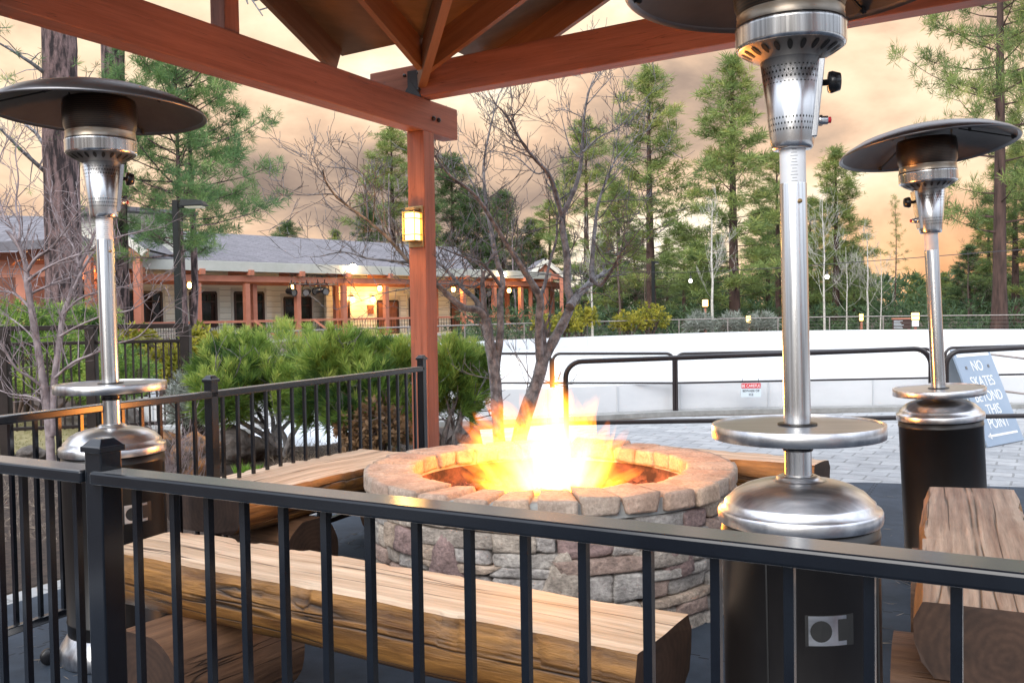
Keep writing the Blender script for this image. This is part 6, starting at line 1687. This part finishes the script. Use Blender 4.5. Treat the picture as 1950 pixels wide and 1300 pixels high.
def lantern_bollard(px, py, y, label, w=.26):
    p = XY(px, y); z = HZ(px, py, y); t_ = thing('path_lantern', label, 'path light', p, 0, 'glowing path lanterns beyond the rink', baked=False)
    b = MB(); b.box((0, 0, (z - .18) / 2), (.09, .09, z - .18)); part('pole', b, M['timber_far'], t_)
    b = MB(); b.box((0, 0, z), (w * .8, w * .8, .30)); part('lamp_glass', b, M['lampglow'], t_)
    b = MB(); b.box((0, 0, z + .175), (w * 1.2, w * 1.2, .04)); part('cap', b, M['brownrail'], t_)
    b = MB(); b.box((0, 0, z - .17), (w, w, .03)); part('collar', b, M['brownrail'], t_)
lantern_bollard(1343, 577, 43, 'glowing path lantern on a pole left of the white aspen'); lantern_bollard(1426, 608, 42, 'low glowing path lantern at the foot of the tallest pine', .24); lantern_bollard(1743, 602, 41.5, 'brightest glowing path lantern beside the brown notice board', .3); lantern_bollard(1640, 604, 44, 'small dim path lantern among the thin aspens', .16)
# paper notice on the lantern post
p = XY(1743, 41.3); b = MB(); b.box((p.x, p.y, HZ(1743, 616, 41.3)), (.30, .02, .26)); solo('paper_notice', b, M['white'], 'small white notice on the pole of the brightest lantern', 'notice')
# brown notice board
p = XY(1717, 40.8)
t = thing('notice_board', 'small dark brown notice board with pale lines beyond the rink', 'sign', p, 0, baked=False)
zt_, zb2_ = HZ(1717, 608, 40.8), HZ(1717, 626, 40.8); w = 34 * 40.8 / FPX
b = MB(); b.box((0, 0, (zt_ + zb2_) / 2), (w, .06, zt_ - zb2_)); part('board', b, M['signbrown'], t)
b = MB(); b.box((0, 0, zt_ + .03), (w * 1.1, .12, .06)); part('cap', b, M['timber_far'], t)
b = MB()
for s in (-.42, .42): b.box((w * s, .05, zt_ / 2), (.08, .08, zt_))
part('post', b, M['timber_far'], t)
b = MB()
for i, l in enumerate((.5, .36, .42, .56, .46, .5)): b.box((-w * .46 + w * l / 2, -.034, zt_ - .06 - i * .062), (w * l, .006, .022))
part('lines_of_text', b, M['signpale'], t)
# string lights
t = thing('string_light_cable', 'thin cable with string lights slung across beyond the rink', 'cable', XY(1300, 38))
b = MB(); pts = [(840, 536, 46), (1000, 524, 44), (1170, 518, 42), (1300, 519, 40), (1450, 512, 37), (1700, 494, 33), (1960, 474, 29)]
b.tube([PY(*q) for q in pts], .014, 5); part('cable', b, M['pipe'], t)
for px, py, y, lab in ((1315, 535, 40, 'white globe bulb hanging from the cable left of the near pole'), (1575, 527, 35.3, 'white globe bulb hanging from the cable right of the near pole')):
    p = PY(px, py, y); t_ = thing('string_bulb', lab, 'light bulb', p, 0, 'bulbs on the string light cable', baked=False)
    b = MB(); b.lathe([(0, -.09), (.06, -.07), (.09, 0), (.06, .07), (.03, .09)], 14); part('globe', b, M['string'], t_)
    b = MB(); b.lathe([(.04, .08), (.04, .2), (.0, .2)], 10); b.tube([(0, 0, .2), (0, 0, .36)], .012, 5); part('socket', b, M['knob'], t_)

def text_mb(s, size, mat, name, parent, T, align='CENTER', sx=1.0, ext=.001):
    cu_ = bpy.data.curves.new('letters', 'FONT'); cu_.body = s; cu_.size = size; cu_.align_x = align; cu_.extrude = ext; cu_.space_character = 1.0
    ob = bpy.data.objects.new('letters', cu_); COL.objects.link(ob)
    bpy.context.view_layer.update()
    me = bpy.data.meshes.new_from_object(ob.evaluated_get(bpy.context.evaluated_depsgraph_get()))
    bpy.data.objects.remove(ob); me.materials.clear(); me.materials.append(mat); me.name = name
    me.transform(T @ Matrix.Diagonal((sx, 1, 1, 1)))
    return link(name, me, parent)
FACE = Matrix.Rotation(math.pi / 2, 4, 'X')                       # text in the x-z plane facing -y
# red and white warning sign on the rink rail
c = PY(1430, 742, yB - .03); k = yB / FPX; w, h_ = 38 * k, 27 * k
t = thing('warning_sign', 'small red and white BE CAREFUL BEWARE OF ICE sign hung on the rink rail', 'sign', c, 0, baked=False)
b = MB(); b.box((0, 0, 0), (w, .012, h_)); part('plate', b, M['signpale'], t)
b = MB(); b.box((0, -.0075, h_ * .30), (w * .96, .004, h_ * .36)); part('red_panel', b, M['signred'], t)
text_mb('BE CAREFUL', h_ * .30, M['white'], 'lettering', t, Matrix.Translation((0, -.0105, h_ * .195)) @ FACE, sx=.80)
text_mb('BEWARE OF', h_ * .225, M['signink'], 'lettering', t, Matrix.Translation((0, -.008, -h_ * .135)) @ FACE, sx=.98)
text_mb('ICE', h_ * .225, M['signink'], 'lettering', t, Matrix.Translation((0, -.008, -h_ * .40)) @ FACE, sx=.98)
b = MB()
for s in (-.4, .4): b.tube([(w * s, 0, h_ * .5), (w * s, .03, h_ * .5 + .05)], .004, 5)
part('tie', b, M['knob'], t)
# A-frame sign
br_ = PZ(1949, 838, 0); 
br_ = V((br_.x, br_.y, 0)); ed = V((-.80, -.60, 0)).normalized(); SW, SH, LEAN = .74, .94, .37
nrm = V((ed.y, -ed.x, 0)); 
if nrm.y > 0: nrm = -nrm
blp = br_ + ed * SW; cen = (br_ + blp) / 2
t = thing('sandwich_board', 'pale blue A-frame board reading NO SKATES BEYOND THIS POINT', 'sign', cen)
upv = (UP * SH - nrm * LEAN).normalized(); SL = math.hypot(SH, LEAN)
xa_ = -ed
Tf = Matrix((xa_, -(nrm * SH + UP * LEAN).normalized(), upv)).transposed().to_4x4(); Tf.translation = cen
b = MB(); b.box((0, 0, SL / 2), (SW, .02, SL), Tf); part('front_panel', b, M['signblue'], t, .003)
upb = (UP * SH + nrm * LEAN * 1.0).normalized(); cb_ = cen - nrm * (2 * LEAN)
Tb2 = Matrix((xa_, (nrm * -SH + UP * LEAN).normalized() * -1, upb)).transposed().to_4x4(); Tb2.translation = cb_
b = MB(); b.box((0, 0, SL / 2 - .02), (SW, .02, SL - .04), Tb2); part('rear_panel', b, M['signpale'], t, .003)
Ft = Tf @ Matrix.Translation((0, -.0125, 0)) @ FACE
for s, z, sz in (('NO', .83, .17), ('SKATES', .655, .165), ('BEYOND', .485, .165), ('THIS', .335, .165), ('POINT', .185, .165)):
    text_mb(s, sz * .92, M['white'], 'lettering', t, Tf @ Matrix.Translation((0, -.0115, z * SL / 1.09)) @ FACE, sx=.92)
b = MB(); b.box((0, -.0115, SL - .07), (SW * .86, .003, .032), Tf); part('stripe', b, M['white'], t)
b = MB(); b.box((0, -.0115, .10), (SW * .80, .003, .022), Tf)
b.add([(-SW * .40, -.013, .10), (-SW * .32, -.013, .135), (-SW * .32, -.013, .065)], [(0, 1, 2)], 0, False, Tf)
part('arrow', b, M['white'], t)
b = MB()
for s in (-.3, .3): b.box((SW * s, -.0125, SL * .8), (.03, .006, .03), Tf)
part('screw', b, M['steel_dim'], t)
